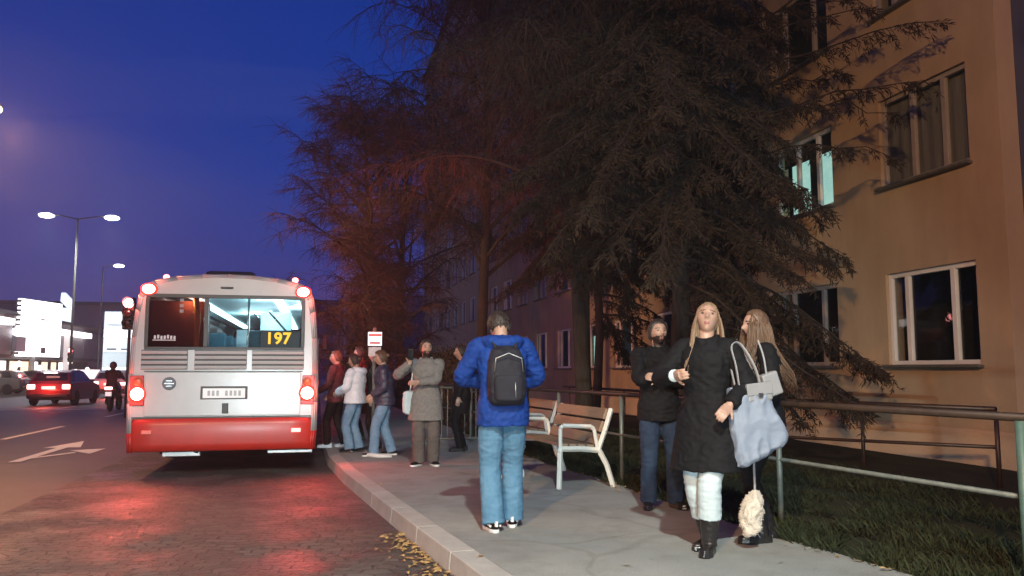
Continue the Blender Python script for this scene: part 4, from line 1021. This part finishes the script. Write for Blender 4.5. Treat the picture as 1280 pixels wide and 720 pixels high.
PEOPLE = {}
def make_person(key, label, loc, rz, H=1.74, sex='m', legs=((-.10, .02), (.10, -.02)), foot_yaw=(8, -8), arms=None, palm=None, lean=(0, 0), head=(0, 0, 0), twist=0,
                top='black_cloth', top_hem=.84, top_flare=0., top_pad=.03, puff=None, trousers='dark_jeans', leg_r=(.098, .070, .068), shoe='black_leather', sole='black_leather', boot=False,
                hair='hair_dark', hair_style='short', beard=False, voxel=.010, collar=True, hood=False, seed=1, seated=None, shoe2=None, curl=.55, feet_z=(0, 0), cuff=None, pelvis_dx=0):
    S = H / 1.74; rnd = random.Random(seed)
    dz = -.93 + seated if seated else 0
    hipc = Vector((pelvis_dx, 0, .93 + dz))
    lx, ly = lean
    def spine(z):      # offset of the trunk at nominal height z
        u = max(0, (z - .93) / .54); return Vector((pelvis_dx + lx * u ** 1.2, ly * u ** 1.2, dz))
    tw = R(twist)
    sw = .185 if sex == 'm' else .165
    def sh(s):
        c = spine(1.42); return Vector((c.x + s * sw * math.cos(tw), c.y + s * sw * math.sin(tw), 1.415 + dz))
    ank = [Vector((legs[i][0], legs[i][1], .085 + feet_z[i])) for i in (0, 1)]
    hips = [Vector((hipc.x + s * .088, hipc.y, .90 + dz)) for s in (-1, 1)]
    knee = []
    for i, s in enumerate((-1, 1)):
        k, e = ik(hips[i], ank[i], .43, .41, (s * .08, 1, .1)); knee.append(k); ank[i] = e
    if arms is None: arms = ((-.25, .06, .80), (.25, .06, .80))
    elb = []; wri = []
    for i, s in enumerate((-1, 1)):
        a = arms[i]; pole = a[3] if len(a) > 3 else (s * .5, -.8, -.35)
        e, w_ = ik(sh(s), Vector(a[:3]), .285, .255, pole); elb.append(e); wri.append(w_)
    if palm is None: palm = ((.9, .2, -.3), (-.9, .2, -.3))
    f = .93 if sex == 'f' else 1.0
    TOR = [(.84, .135, .10), (.90, .165, .115), (.97, .160, .112), (1.05, .140, .10), (1.13, .138, .10), (1.22, .152, .108), (1.31, .165, .112), (1.38, .165, .105), (1.43, .13, .085), (1.465, .07, .06)]
    if sex == 'f': TOR = [(z, rx_ * (1.02 if z < 1.0 else .9), ry_ * (1.06 if 1.2 < z < 1.36 else .95)) for z, rx_, ry_ in TOR]
    nb = spine(1.47)
    hp, hy, hr = head      # pitch (up +), yaw (left +), roll
    pivot = Vector((nb.x, nb.y, 1.50 + dz))
    HM = Matrix.Translation(pivot) @ Matrix.Rotation(tw + R(hy), 4, 'Z') @ Matrix.Rotation(R(hr), 4, 'Y') @ Matrix.Rotation(R(hp), 4, 'X') @ Matrix.Translation((0, .022, .122))
    HMs = Matrix.Scale(S, 4) @ HM; HMi = HMs.inverted()
    # --- body: one continuous remeshed surface
    mb = MB()
    mb.rings([ering((spine(z).x, spine(z).y, z + dz), rx_, ry_, tw * max(0, (z - .93) / .5)) for z, rx_, ry_ in TOR])
    p, r_ = spl([(nb.x, nb.y - .005, 1.43 + dz), (nb.x, nb.y, 1.49 + dz), HM @ Vector((0, -.03, -.03))], [.062, .054, .056]); mb.tube(p, r_, 14)
    add_head(mb, HM)
    for i, s in enumerate((-1, 1)):
        p, r_ = spl([spine(1.38) + Vector((s * .08, 0, 1.385)), sh(s), elb[i], elb[i].lerp(wri[i], .4), wri[i]], [.06, .055, .040, .038, .026]); mb.tube(p, [q * f for q in r_], 12)
        add_hand(mb, wri[i], wri[i] - elb[i] if len(arms[i]) < 5 else arms[i][4], palm[i], -s if True else s, curl)
        p, r_ = spl([hips[i] + Vector((0, 0, .03)), hips[i].lerp(knee[i], .4), knee[i], knee[i].lerp(ank[i], .35), ank[i], ank[i] - Vector((0, 0, .05))], [.085, .078, .054, .055, .038, .038]); mb.tube(p, r_, 14)
        fy = R(foot_yaw[i]); fd = Vector((math.sin(-fy), math.cos(fy), 0)); a0 = ank[i] - Vector((0, 0, .052))
        mb.tube([a0 - fd * .05, a0 + fd * .03, a0 + fd * .12, a0 + fd * .17], [.026, .028, .026, .018], 10, ref=(fd.y, -fd.x, 0), flat=.7)
    for q in range(len(mb.v)): mb.v[q] = tuple(Vector(mb.v[q]) * S)
    me = remeshed(mb, voxel * .75 if voxel < .009 else voxel * .85, 2)
    me.materials.clear(); me.materials.append(M['skin']); me.materials.append(M['lip']); me.materials.append(M['hair_brown'] if hair == 'hair_fair' else M['hair_dark'])
    for po in me.polygons:
        c = HMi @ po.center
        if c.y > .04 and abs(c.x) < .019 and -.069 < c.z < -.051: po.material_index = 1
        if c.y > .05 and abs(c.z - .033 - .004 * (1 - abs(c.x) / .05)) < .0044 and .014 < abs(c.x) < .052: po.material_index = 2
        if beard and c.y > -.01 and -.14 < c.z < -.038 - .25 * max(0, abs(c.x) - .05) and po.material_index == 0 and not (abs(c.x) < .02 and -.07 < c.z < -.047) : po.material_index = 2
    body = add_mesh('person', me); body.location = loc; body.rotation_euler = (0, 0, rz); tag(body, label, 'person')
    def part(name, me_, material): 
        me_.materials.clear(); me_.materials.append(M[material] if isinstance(material, str) else material); o = add_mesh(name, me_, body); return o
    def fin(mb_, vx, sm=3):
        for q in range(len(mb_.v)): mb_.v[q] = tuple(Vector(mb_.v[q]) * S)
        return remeshed(mb_, vx, sm)
    # eyes
    for s in (-1, 1):
        e = MB(); e.ell((0, 0, 0), (.0115,) * 3, 14, 10); e.mi(1); e.ell((0, .0055, 0), (.0080, .0080, .0080), 10, 8); e.tube([(-.015, .006, .001), (-.008, .0115, .0075), (0, .0130, .009), (.008, .0115, .0075), (.015, .006, .001)], [.002, .003, .0032, .003, .002], 6)
        for q in range(len(e.v)): e.v[q] = tuple(HMs @ (Vector(e.v[q]) + Vector((s * .031, .0745, .010))))
        e.build('eye', [M['eyewhite'], M['iris']], body, smooth=True)
    # trousers
    t_ = MB()
    t_.rings([ering((spine(z).x, spine(z).y, z + dz), rx_ + .012, ry_ + .014) for z, rx_, ry_ in TOR[:5]])
    for i, s in enumerate((-1, 1)):
        lowz = .13 if boot else .055
        end = ank[i] - Vector((0, 0, ank[i].z - feet_z[i] - lowz)) if not boot else knee[i].lerp(ank[i], .62)
        p, r_ = spl([hips[i] + Vector((0, -.005, .03)), hips[i].lerp(knee[i], .45), knee[i], knee[i].lerp(ank[i], .5), end], [.102, leg_r[0], leg_r[1], (leg_r[1] + leg_r[2]) / 2, leg_r[2]], 6); t_.tube(p, r_, 16)
    me = fin(t_, voxel); crumple(me, .0048, (9, 9, 20), 34, seed=seed); part('trousers', me, trousers)
    # top: trunk and sleeves
    j = MB(); pad = top_pad
    rows = []
    zs = [top_hem, top_hem + .03] + [z for z in (.70, .78, .86, .94, 1.02, 1.10, 1.18, 1.26, 1.33, 1.385, 1.43, 1.465) if z > top_hem + .05]
    for z in zs:
        zz = max(z, .84); k = 0
        for a, b in zip(TOR, TOR[1:]):
            if a[0] <= zz <= b[0]: u = (zz - a[0]) / (b[0] - a[0]); rx_ = a[1] + (b[1] - a[1]) * u; ry_ = a[2] + (b[2] - a[2]) * u
        if zz >= 1.465: rx_, ry_ = .078, .072
        if z < .95: rx_ = max(rx_, .165); ry_ = max(ry_, .118)
        fl = top_flare * max(0, (1.05 - z)); mid = (hips[0] + hips[1]) / 2
        dd = Vector((0, 0, 0))
        if z < .85: kk = (.9 - z) * .9; dd = ((knee[0] + knee[1]) / 2 - mid) * kk
        pk = pad * (1 if z < 1.40 else .55)
        rows.append(ering((spine(z).x + dd.x, spine(z).y + dd.y, z + dz), rx_ + pk + fl, ry_ + pk * 1.1 + fl * .9, tw * max(0, (z - .93) / .5)))
    j.rings(rows)
    for i, s in enumerate((-1, 1)):
        cf = wri[i].lerp(elb[i], .04)
        p, r_ = spl([spine(1.36) + Vector((s * .07, 0, 1.375)), sh(s) + Vector((0, 0, .005)), sh(s).lerp(elb[i], .5), elb[i], elb[i].lerp(wri[i], .5), cf], [.070, .060 + pad * .38, .056 + pad * .5, .052 + pad * .5, .046 + pad * .45, .038 + pad * .35], 5); j.tube(p, r_, 14)
    if collar:
        p = [(nb.x + .078 * math.cos(a) * 1.0, nb.y - .004 + .074 * math.sin(a), 1.475 + dz - .025 * max(0, math.sin(a)) + .012) for a in [2 * math.pi * k / 16 for k in range(17)]]; j.tube(p, .026, 8)
    if hood:
        hv = [(nb.x + x, nb.y - .085 + y, 1.455 + z + dz) for x, y, z in ((-.13, .085, .005), (-.11, -.005, .0), (-.05, -.05, -.02), (.05, -.05, -.02), (.11, -.005, .0), (.13, .085, .005))]
        p, r_ = spl(hv, [.035, .055, .065, .065, .055, .035], 4); j.tube(p, r_, 12)
    me = fin(j, voxel); crumple(me, .007 if not puff else .004, (13, 13, 20), 36, puff, seed + 3); part('jacket' if top_hem > .7 else 'coat', me, top)
    if cuff:
        for i in (0, 1):
            if cuff[i]:
                d = (wri[i] - elb[i]).normalized(); c_ = MB(); c_.tube([wri[i] - d * .05, wri[i] + d * .005], [.046, .044], 14)
                for q in range(len(c_.v)): c_.v[q] = tuple(Vector(c_.v[q]) * S)
                c_.build('cuff', M[cuff[i]], body, smooth=True)
    # shoes
    for i, s in enumerate((-1, 1)):
        fy = R(foot_yaw[i]); fd = Vector((-math.sin(fy), math.cos(fy), 0)); sdv = Vector((fd.y, -fd.x, 0)); a0 = Vector((ank[i].x, ank[i].y, feet_z[i]))
        def at(u, v, z): return a0 + fd * u + sdv * v + Vector((0, 0, z))
        so = MB(); outl = [(-.075, .022), (-.085, 0), (-.075, -.022), (-.03, -.036), (.05, -.038), (.12, -.046), (.165, -.034), (.188, 0), (.165, .034), (.12, .046), (.05, .038), (-.03, .036)]
        so.rings([[at(u * 1.02, v * 1.04, .0) for u, v in outl], [at(u * 1.04, v * 1.08, .012) for u, v in outl], [at(u * 1.02, v * 1.05, .034 if boot else .028) for u, v in outl]])
        uo = MB(); hts = lambda u: .085 if u < -.02 else (.085 - (u + .02) * .22 if u < .12 else .05)
        uo.rings([[at(u, v, .02) for u, v in outl], [at(u * 1.01, v * 1.04, .045) for u, v in outl], [at(u * .98, v * .9, max(.05, hts(u) * .92)) for u, v in outl], [at(u * .85 if u > 0 else u * .9, v * .55, max(.056, hts(u) * 1.08)) for u, v in outl]])
        if boot:
            d = (knee[i] - ank[i]).normalized(); p, r_ = spl([a0 + Vector((0, 0, .05)), ank[i] + d * .02, ank[i] + d * .11, ank[i] + d * .19], [.052, .056, .064, .070], 4); uo.tube(p, r_, 14)
        else: uo.tube([a0 + Vector((0, 0, .05)) - fd * .015, a0 + Vector((0, 0, .115)) - fd * .01], [.042, .044], 12)
        me = fin(uo, .007, 2); 
        if boot: crumple(me, .004, (10, 10, 26), 30, seed=seed)
        o = part('boot' if boot else 'shoe', me, shoe)
        for q in range(len(so.v)): so.v[q] = tuple(Vector(so.v[q]) * S)
        so.build('sole', M[sole], o, bevel=.004)
        if shoe2:
            st_ = MB()
            for sg in (-1, 1): st_.tube([at(-.05, sg * .038, .05), at(.03, sg * .044, .062), at(.08, sg * .042, .05)], .010, 6)
            st_.tube([at(-.083, 0, .05), at(-.083, 0, .09)], .014, 6)
            for q in range(len(st_.v)): st_.v[q] = tuple(Vector(st_.v[q]) * S)
            st_.build('stripe', M[shoe2], o)
    # hair
    hb = MB(); nu, nv = 64, 40; vs = []; 
    def hmask(p):   # >0 where hair grows
        front = p.y > 0
        lim = .052 + .25 * max(0, p.y - .05) if front else (-.085 if hair_style != 'short' else -.06)
        if front: lim = .080 - max(0, .055 - p.y) * 2.2
        return p.z - max(lim, -.09)
    for i in range(nv + 1):
        for k in range(nu):
            th = 2 * math.pi * k / nu; p = head_point(th, math.pi * i / nv); m_ = max(-1, min(1, hmask(p) / .02))
            n_ = Vector((p.x / .076 ** 2, p.y / .098 ** 2, p.z / .118 ** 2)).normalized()
            tk = .016 if hair_style == 'short' else .012
            d = tk * m_ if m_ > 0 else -.02 * min(1, -m_)
            d += .005 * mnoise.noise(Vector((p.x * 60, p.y * 60, p.z * 18))) * max(0, m_) + .004 * mnoise.noise(p * 130) * max(0, m_)
            vs.append(HMs @ (p + n_ * d))
    fs = [(i * nu + k, i * nu + (k + 1) % nu, (i + 1) * nu + (k + 1) % nu, (i + 1) * nu + k) for i in range(nv) for k in range(nu)]
    hb.add(vs, fs)
    if hair_style in ('long', 'longback'):
        cen = HM @ Vector((0, -.01, 0))
        for q in range(560):
            th = R(rnd.uniform(64, 296)) if hair_style == 'long' else R(rnd.uniform(40, 320)); ph = R(rnd.uniform(20, 95))
            p = head_point(th, ph); st0 = HM @ (p * 1.04); path = [st0]; v = (HM.to_3x3() @ Vector((p.x, p.y - .01, 0))).normalized()
            ln = rnd.uniform(.34, .50) if hair_style == 'long' else rnd.uniform(.36, .58)
            side = 1 if (HM.to_3x3() @ Vector((p.x, 0, 0))).x > 0 else -1
            # hang down over the shoulders, forward ones fall in front
            q2 = st0.copy(); d = (v * .5 + Vector((0, 0, -.5))).normalized(); ph0 = rnd.uniform(0, 6)
            front = math.cos(th) > -.25 and hair_style == 'long'
            for s in range(8):
                rel = q2 - Vector((nb.x, nb.y, 0)); rad = math.hypot(rel.x, rel.y); zz = q2.z - dz
                if front and zz < 1.30: break
                want = Vector((0, 0, -1))
                if zz < 1.50:
                    need = .168 + pad + max(0, 1.47 - zz) * .06
                    outv = Vector((rel.x * .25, rel.y, 0)).normalized() if abs(rel.y) > .01 else Vector((0, -1, 0))
                    if front: outv = Vector((.0, 1, 0)) if rel.y > -.05 else outv
                    if rad < need or abs(rel.y) < min(.20, need): want += outv * .75
                want += Vector((.10 * math.sin(ph0 + s * .9), .08 * math.cos(ph0 + s * 1.1), 0))
                d = (d * .55 + want.normalized() * .7).normalized(); q2 = q2 + d * ln / 8; path.append(q2.copy())
            w0 = rnd.uniform(.0035, .0075); hb.tube([x * S for x in path], ([w0 * .6] + [w0] * 5 + [w0 * .75, w0 * .5, .0015])[:len(path) - 1] + [.0015], 5, flat=.55)
    if hair_style in ('short', 'bun'):
        for q in range(420):
            th = rnd.uniform(0, 6.283); ph = R(rnd.uniform(4, 118)); p = head_point(th, ph)
            if hmask(p) < .004: continue
            p2 = head_point(th + rnd.uniform(-.18, .18), ph + rnd.uniform(.15, .34)); off = rnd.uniform(.012, .026)
            n1 = Vector((p.x / .076 ** 2, p.y / .098 ** 2, p.z / .118 ** 2)).normalized(); n2 = Vector((p2.x / .076 ** 2, p2.y / .098 ** 2, p2.z / .118 ** 2)).normalized()
            if hmask(p2) < -.008: continue
            hb.tube([HMs @ (p + n1 * .008), HMs @ ((p + p2) / 2 + (n1 + n2).normalized() * off), HMs @ (p2 + n2 * off * .9)], [.0045, .004, .0012], 4, cap=False)
    if hair_style == 'bun': hb.ell((0, 0, 0), (.045, .045, .04), 14, 10, HMs @ Matrix.Translation((0, -.115, .03)))
    hb.build('hair', M[hair], body, smooth=True, fix=False)
    PEOPLE[key] = dict(o=body, S=S, sh=[sh(-1) * S, sh(1) * S], wri=[x * S for x in wri], elb=[x * S for x in elb], spine=lambda z: (spine(z) + Vector((0, 0, z))) * S, HM=HMs, hips=hips)
    return body
def on_person(key, name, label, cat):
    b = PEOPLE[key]['o']; t = thing(name, label, cat, b.location, b.rotation_euler.z); return t

ZP = .15
# 1 man in the blue jacket, walking away, hands at his phone in front
make_person('blue', 'man in bright blue hooded jacket and light jeans walking away with backpack', (1.50, 6.72, ZP), R(-3), H=1.84, legs=((-.085, -.06), (.095, .12)), foot_yaw=(8, -10),
            arms=((-.10, .33, 1.12, (-1, -.35, -.25)), (.12, .33, 1.10, (1, -.35, -.25))), lean=(0, .09), head=(-34, 4, 0), top='blue_cloth', top_hem=.80, top_pad=.042, trousers='jeans', leg_r=(.104, .086, .090),
            shoe='black_cloth', sole='white_rubber', shoe2='white_rubber', hair='hair_dark', voxel=.009, hood=True, seed=2)
bpk = on_person('blue', 'backpack', 'black backpack on the back of the man in blue jacket', 'backpack')
S = 1.84 / 1.74; mb = MB()
rows = []
for z, wx, dp in ((.96, .105, .06), (.985, .135, .085), (1.06, .150, .10), (1.18, .150, .10), (1.30, .140, .085), (1.385, .115, .06), (1.42, .07, .035)):
    rows.append(ering((.0, -.125 - dp * .55 + .05 * max(0, z - .93) / .54, z), wx, dp, 0, 26, 3.2))
mb.rings(rows)
for q in range(len(mb.v)): mb.v[q] = tuple(Vector(mb.v[q]) * S)
me = remeshed(mb, .009, 3); crumple(me, .004, (9, 9, 14), 30, seed=5); me.materials.clear(); me.materials.append(M['pack']); add_mesh('pack_body', me, bpk)
pk = MB(); pk.rings([ering((0, -.25, z), wx, .035, 0, 22, 3) for z, wx in ((1.0, .09), (1.02, .11), (1.16, .115), (1.19, .10))])
for q in range(len(pk.v)): pk.v[q] = tuple(Vector(pk.v[q]) * S)
pk.build('front_pocket', M['pack'], bpk, smooth=True, bevel=.005)
zp = MB(); zp.tube([Vector((.045, -.292, 1.14)) * S, Vector((.05, -.287, 1.02)) * S], .004, 6); zp.tube([Vector((x, -.262, z)) * S for x, z in ((-.11, 1.22), (-.1, 1.32), (0, 1.36), (.1, 1.32), (.11, 1.22))], .004, 6); zp.build('zip', M['steel'], bpk, smooth=True)
for s in (-1, 1):
    p, r_ = spl([Vector((s * .07, -.12, 1.40)) * S, Vector((s * .10, -.04, 1.475)) * S, Vector((s * .115, .10, 1.44)) * S, Vector((s * .12, .175, 1.30)) * S, Vector((s * .15, .12, 1.10)) * S, Vector((s * .13, -.08, 1.0)) * S], [.022] * 6, 4)
    MB().tube(p, r_, 8, ref=(s, 0, .3), flat=.4).build('strap', M['pack'], bpk, smooth=True)
# 2 woman with the tote
make_person('tote', 'fair haired woman in long black coat and white trousers carrying a pale blue tote', (2.80, 5.62, ZP), R(128), H=1.80, sex='f', legs=((-.04, .10), (.05, -.07)), foot_yaw=(14, -4),
            arms=((-.24, .16, 1.02), (.10, .29, 1.22, (1, -.3, -.5))), palm=((.5, -.7, -.3), (-.7, -.5, .2)), lean=(0, -.01), head=(20, 24, -5), top='black_cloth', top_hem=.56, top_flare=.12, top_pad=.036,
            trousers='white_cloth', leg_r=(.10, .082, .082), boot=True, hair='hair_fair', hair_style='long', voxel=.008, seed=4, cuff=(None, 'white_cloth'))
# 3 woman with long brown hair
make_person('longhair', 'woman with long brown hair over black jacket seen from the side behind the tote carrier', (3.38, 5.86, ZP), R(78), H=1.77, sex='f', legs=((-.10, .06), (.09, -.05)), foot_yaw=(10, -12),
            arms=((-.24, .12, .92), (.27, .05, .88)), head=(0, 8, 0), top='black_cloth', top_hem=.74, top_flare=.06, top_pad=.035, trousers='black_cloth', leg_r=(.094, .07, .06), boot=True, hair='hair_brown', hair_style='longback', voxel=.009, seed=6)
# 4 man with folded arms
make_person('folded', 'bearded man in dark jacket and dark jeans standing with one hand raised to his chest', (3.21, 7.46, ZP), R(165), H=1.78, legs=((-.13, .02), (.12, .04)), foot_yaw=(24, -10),
            arms=((.02, .25, 1.20, (-1, -.1, -.7)), (-.02, .24, 1.31, (1, -.1, -.8))), palm=((.2, -.9, .1), (-.2, -.9, 0)), head=(6, 14, 0), top='black_cloth', top_hem=.80, top_pad=.04, trousers='jeans_dark', leg_r=(.10, .08, .076), hair='hair_dark', beard=True, voxel=.009, seed=8)
# 5 grey coat with raised phone
make_person('greycoat', 'person in grey knee length coat raising one hand beside the bus stop queue', (1.45, 11.41, ZP), R(172), H=1.71, legs=((-.11, .0), (.09, .03)), foot_yaw=(20, -30),
            arms=((.10, .26, 1.16, (-1, .1, -.6)), (.22, .22, 1.42, (1, .2, -.8), (-.1, .1, 1))), palm=((0, -.9, .2), (-.3, .9, 0)), head=(6, 12, 0), top='grey_coat', top_hem=.63, top_flare=.10, top_pad=.045, trousers='taupe', leg_r=(.105, .09, .088),
            shoe='black_cloth', sole='white_rubber', hair='hair_dark', beard=True, seed=9)
# 6 jeans, dark puffer
make_person('puffer', 'person in dark purple puffer jacket and light jeans stepping towards the bus', (1.0, 12.84, ZP), R(84), H=1.60, legs=((-.08, .17), (.10, -.13)), foot_yaw=(4, -6),
            arms=((-.21, .20, .98), (.22, .22, 1.0)), lean=(0, .04), head=(-8, 4, 0), top='navy_puffer', top_hem=.84, top_pad=.05, puff=(.09, .008), trousers='jeans_mid', leg_r=(.10, .082, .086), shoe='black_cloth', sole='white_rubber', hair='hair_brown', hair_style='bun', seed=10, sex='f')
# 7 white jacket
make_person('white', 'woman in short white fluffy collared jacket and light jeans waiting in the queue', (.58, 13.56, ZP), R(62), H=1.56, sex='f', legs=((-.10, .04), (.08, -.06)), foot_yaw=(6, -8),
            arms=((-.12, .30, 1.05), (.16, .30, 1.05)), head=(-6, 6, 0), top='white_puffer', top_hem=.86, top_pad=.062, puff=(.12, .006), trousers='jeans_mid', leg_r=(.10, .085, .09), shoe='black_cloth', sole='black_leather', hair='hair_dark', hair_style='bun', seed=12, hood=True)
# 8 maroon at the door
make_person('maroon', 'person in dark red jacket with white trainers right beside the bus flank', (.30, 14.4, ZP), R(70), H=1.62, legs=((-.08, .12), (.08, -.14)), foot_yaw=(4, -6), arms=((-.16, .28, 1.0), (.2, .2, .95)), head=(0, 20, 0), top='maroon_cloth', top_hem=.82, trousers='black_cloth', shoe='white_puffer', sole='white_rubber', hair='hair_brown', seed=13)
# 9 white trousers behind the blue jacket
make_person('whitelegs', 'person in black coat and white trousers mostly hidden behind the man in blue jacket', (2.36, 9.85, ZP), R(110), H=1.68, sex='f', legs=((-.05, .10), (.07, -.08)), top='black_cloth', top_hem=.80, trousers='white_cloth', leg_r=(.085, .062, .055), shoe='white_puffer', sole='white_rubber', hair='hair_dark', hair_style='bun', seed=14)
# 10, 11 dark figures
make_person('dark1', 'person in black coat standing in the gap between grey coat and blue jacket', (2.28, 13.3, ZP), R(80), H=1.70, top='black_cloth', top_hem=.62, trousers='black_cloth', hair='hair_dark', seed=15)
make_person('dark2', 'person in black jacket between white jacket and purple puffer in the queue', (.95, 14.0, ZP), R(80), H=1.64, top='black_cloth', trousers='black_cloth', hair='hair_brown', hair_style='bun', seed=16, sex='f')
make_person('dark3', 'person in dark red coat deepest in the queue near the bus door', (.75, 15.6, ZP), R(75), H=1.72, top='maroon_cloth', top_hem=.7, trousers='black_cloth', hair='hair_dark', seed=18)
# rider
make_person('rider', 'motorcycle rider in dark red jacket seen from behind', (-7.2, 31.95, 0), 0, H=1.72, seated=.93, legs=((-.22, .35), (.22, .35)), feet_z=(.22, .22), arms=((-.32, .75, 1.05), (.32, .75, 1.05)), lean=(0, .12), top='maroon_cloth', top_hem=.84, trousers='black_cloth', hair='hair_dark', seed=20)
hm = thing('helmet', 'red helmet on the motorcycle rider', 'helmet', (-7.2, 31.95, 0)); MB().ell((0, 0, 0), (.125, .145, .15), 20, 14, PEOPLE['rider']['HM'] @ Matrix.Translation((0, -.01, .02))).build('helmet_shell', dred, hm, smooth=True)
MB().ell((0, 0, 0), (.10, .06, .05), 16, 10, PEOPLE['rider']['HM'] @ Matrix.Translation((0, .085, .01))).build('visor', M['glass_dark'], hm, smooth=True)

# ------------------------------------------------------------------ bags and held things
def soft(mb, vx, amp, seed, m_, name, parent, f=(8, 8, 8)):
    me = remeshed(mb, vx, 3); crumple(me, amp, f, 22, seed=seed); me.materials.clear(); me.materials.append(m_); return add_mesh(name, me, parent)
# pale blue tote hanging off the woman's left shoulder (world axes: x screen right)
tt = thing('tote_bag', 'large pale blue cloth tote bag hanging from the shoulder of the woman in white trousers', 'bag', (3.03, 5.40, .15))
TZ = .0
tp_ = [(-.165, 1.17), (-.03, 1.185), (.09, 1.19), (.15, 1.09), (.205, .98), (.275, .83), (.262, .785), (.20, .74), (.02, .655), (-.09, .605), (-.135, .61), (-.15, .70), (-.168, .86), (-.172, 1.0)]
cx_, cz_ = .03, .88
mb = MB(); mb.rings([[Vector((cx_ + (x - cx_) * k, y, cz_ + (z - cz_) * k)) for x, z in tp_] for y, k in ((-.085, .80), (-.065, .93), (-.02, 1.0), (.03, 1.0), (.06, .93), (.075, .80))])
soft(mb, .008, .013, 3, M['tote'], 'bag_body', tt, (11, 11, 5))
for s, oy in ((-1, -.03), (1, .03)):
    p, r_ = spl([(-.10, oy, 1.16), (-.13, oy * 1.3, 1.33), (-.14, oy + .03, 1.47), (-.06, oy + .05, 1.49), (.02, oy, 1.33), (.07, oy, 1.16)], [.014] * 6, 5); MB().tube(p, r_, 8, ref=(0, 1, 0), flat=.4).build('strap', M['pale_leather'], tt, smooth=True)
# small grey-white handbag tucked above the tote
hbg = thing('handbag', 'small pale grey handbag tucked on top of the blue tote', 'bag', (3.10, 5.36, .15))
MB().box((-.04, .0, 1.145), (.20, .09, .13), ry=R(-6)).build('bag_body', M['pale_leather'], hbg, bevel=.015); MB().box((-.045, -.048, 1.17), (.20, .008, .085), ry=R(-6)).build('flap', M['pale_leather'], hbg, bevel=.003)
MB().box((-.04, -.056, 1.125), (.035, .01, .03)).build('clasp', M['dark_metal'], hbg, bevel=.003)
MB().box((.10, .05, 1.20), (.13, .07, .17), ry=R(-18)).build('side_pouch', M['pale_leather'], hbg, bevel=.012)
p, r_ = spl([(.06, .03, 1.25), (.05, .05, 1.40), (.02, .07, 1.52)], [.008] * 3, 5); MB().tube(p, r_, 6).build('strap', M['pale_leather'], hbg, smooth=True)
# cream fluffy bag low in the dark woman's hand
cb = thing('fluffy_bag', 'cream fluffy bag hanging low beside the boots of the long haired woman', 'bag', (3.10, 5.55, .15))
mb = MB(); mb.rings([ering((x, 0, z), w_, d, 0, 24, 2.4) for x, z, w_, d in ((-.02, .10, .035, .03), (-.02, .14, .065, .05), (0, .24, .085, .065), (.01, .33, .075, .06), (.025, .39, .05, .04), (.03, .42, .02, .02))])
o = soft(mb, .008, .016, 7, M['cream_fluff'], 'bag_body', cb, (16, 16, 16)); rf = random.Random(4); fz = MB()
for v in list(o.data.vertices)[::3]:
    d = (v.normal + Vector((rf.gauss(0, .5), rf.gauss(0, .5), rf.gauss(-.3, .4)))).normalized() * rf.uniform(.006, .013); t2 = d.orthogonal().normalized() * .0025; fz.add([v.co - t2, v.co + t2, v.co + d], [(0, 1, 2)])
fz.build('fluff', M['cream_fluff'], cb, fix=False)
p, r_ = spl([(.03, 0, .40), (.04, .02, .58), (.06, .05, .78)], [.010] * 3, 5); MB().tube(p, r_, 6, flat=.5).build('strap', M['pale_leather'], cb, smooth=True)
# phone and white bag of the grey coat
P5 = PEOPLE['greycoat']; pm_ = P5['o'].matrix_basis
ph = thing('phone', 'dark phone held up by the person in grey coat', 'phone', pm_ @ (P5['wri'][1] + Vector((-.01, .06, .12)))); MB().box((0, 0, 0), (.075, .012, .15), rx=R(10)).build('phone_body', M['black_plastic'], ph, bevel=.006); MB().box((0, -.0075, 0), (.068, .002, .138), rx=R(10)).build('screen', M['glass_dark'], ph)
wb = thing('shoulder_bag', 'white bag hanging at the side of the person in grey coat', 'bag', (1.23, 11.40, .15)); mb = MB(); mb.rings([ering((0, 0, z), w_, .05, .3, 24, 3) for z, w_ in ((.70, .06), (.73, .10), (.9, .105), (1.0, .09), (1.02, .05))]); soft(mb, .01, .008, 9, M['white_cloth'], 'bag_body', wb)
p, r_ = spl([(0, 0, 1.0), (.03, -.02, 1.25), (.06, 0, 1.42)], [.01] * 3, 4); MB().tube(p, r_, 6).build('strap', M['white_cloth'], wb, smooth=True)
# curved white strip lying at the feet of the queue
cs = MB(); cs.tube([(.70, 12.98, .19), (.80, 12.72, .175), (.93, 12.6, .17), (1.10, 12.56, .168)], [.02, .035, .035, .02], 8, ref=(0, 0, 1), flat=2.0)
tag(cs.build('curved_strip', M['white_rubber'], smooth=True), 'curved white strip lying on the pavement at the feet of the queue', 'strip')
# ------------------------------------------------------------------ mist added for halos like lens bloom round the lamps
vm = bpy.data.materials.new('mist'); vm.use_nodes = True; t = vm.node_tree; t.nodes.clear()
o_ = t.nodes.new('ShaderNodeOutputMaterial'); pv = t.nodes.new('ShaderNodeVolumePrincipled'); pv.inputs['Density'].default_value = .0022
pv.inputs['Color'].default_value = (.9, .9, .94, 1); pv.inputs['Anisotropy'].default_value = .6
t.links.new(pv.outputs[0], o_.inputs['Volume'])
tag(MB().box((0, 0, 14.75), (3040, 3040, 34.5)).build('bloom_haze', vm), 'thin mist added for lens-bloom halos around the lamps', 'mist', kind='stuff')
bpy.context.view_layer.update()
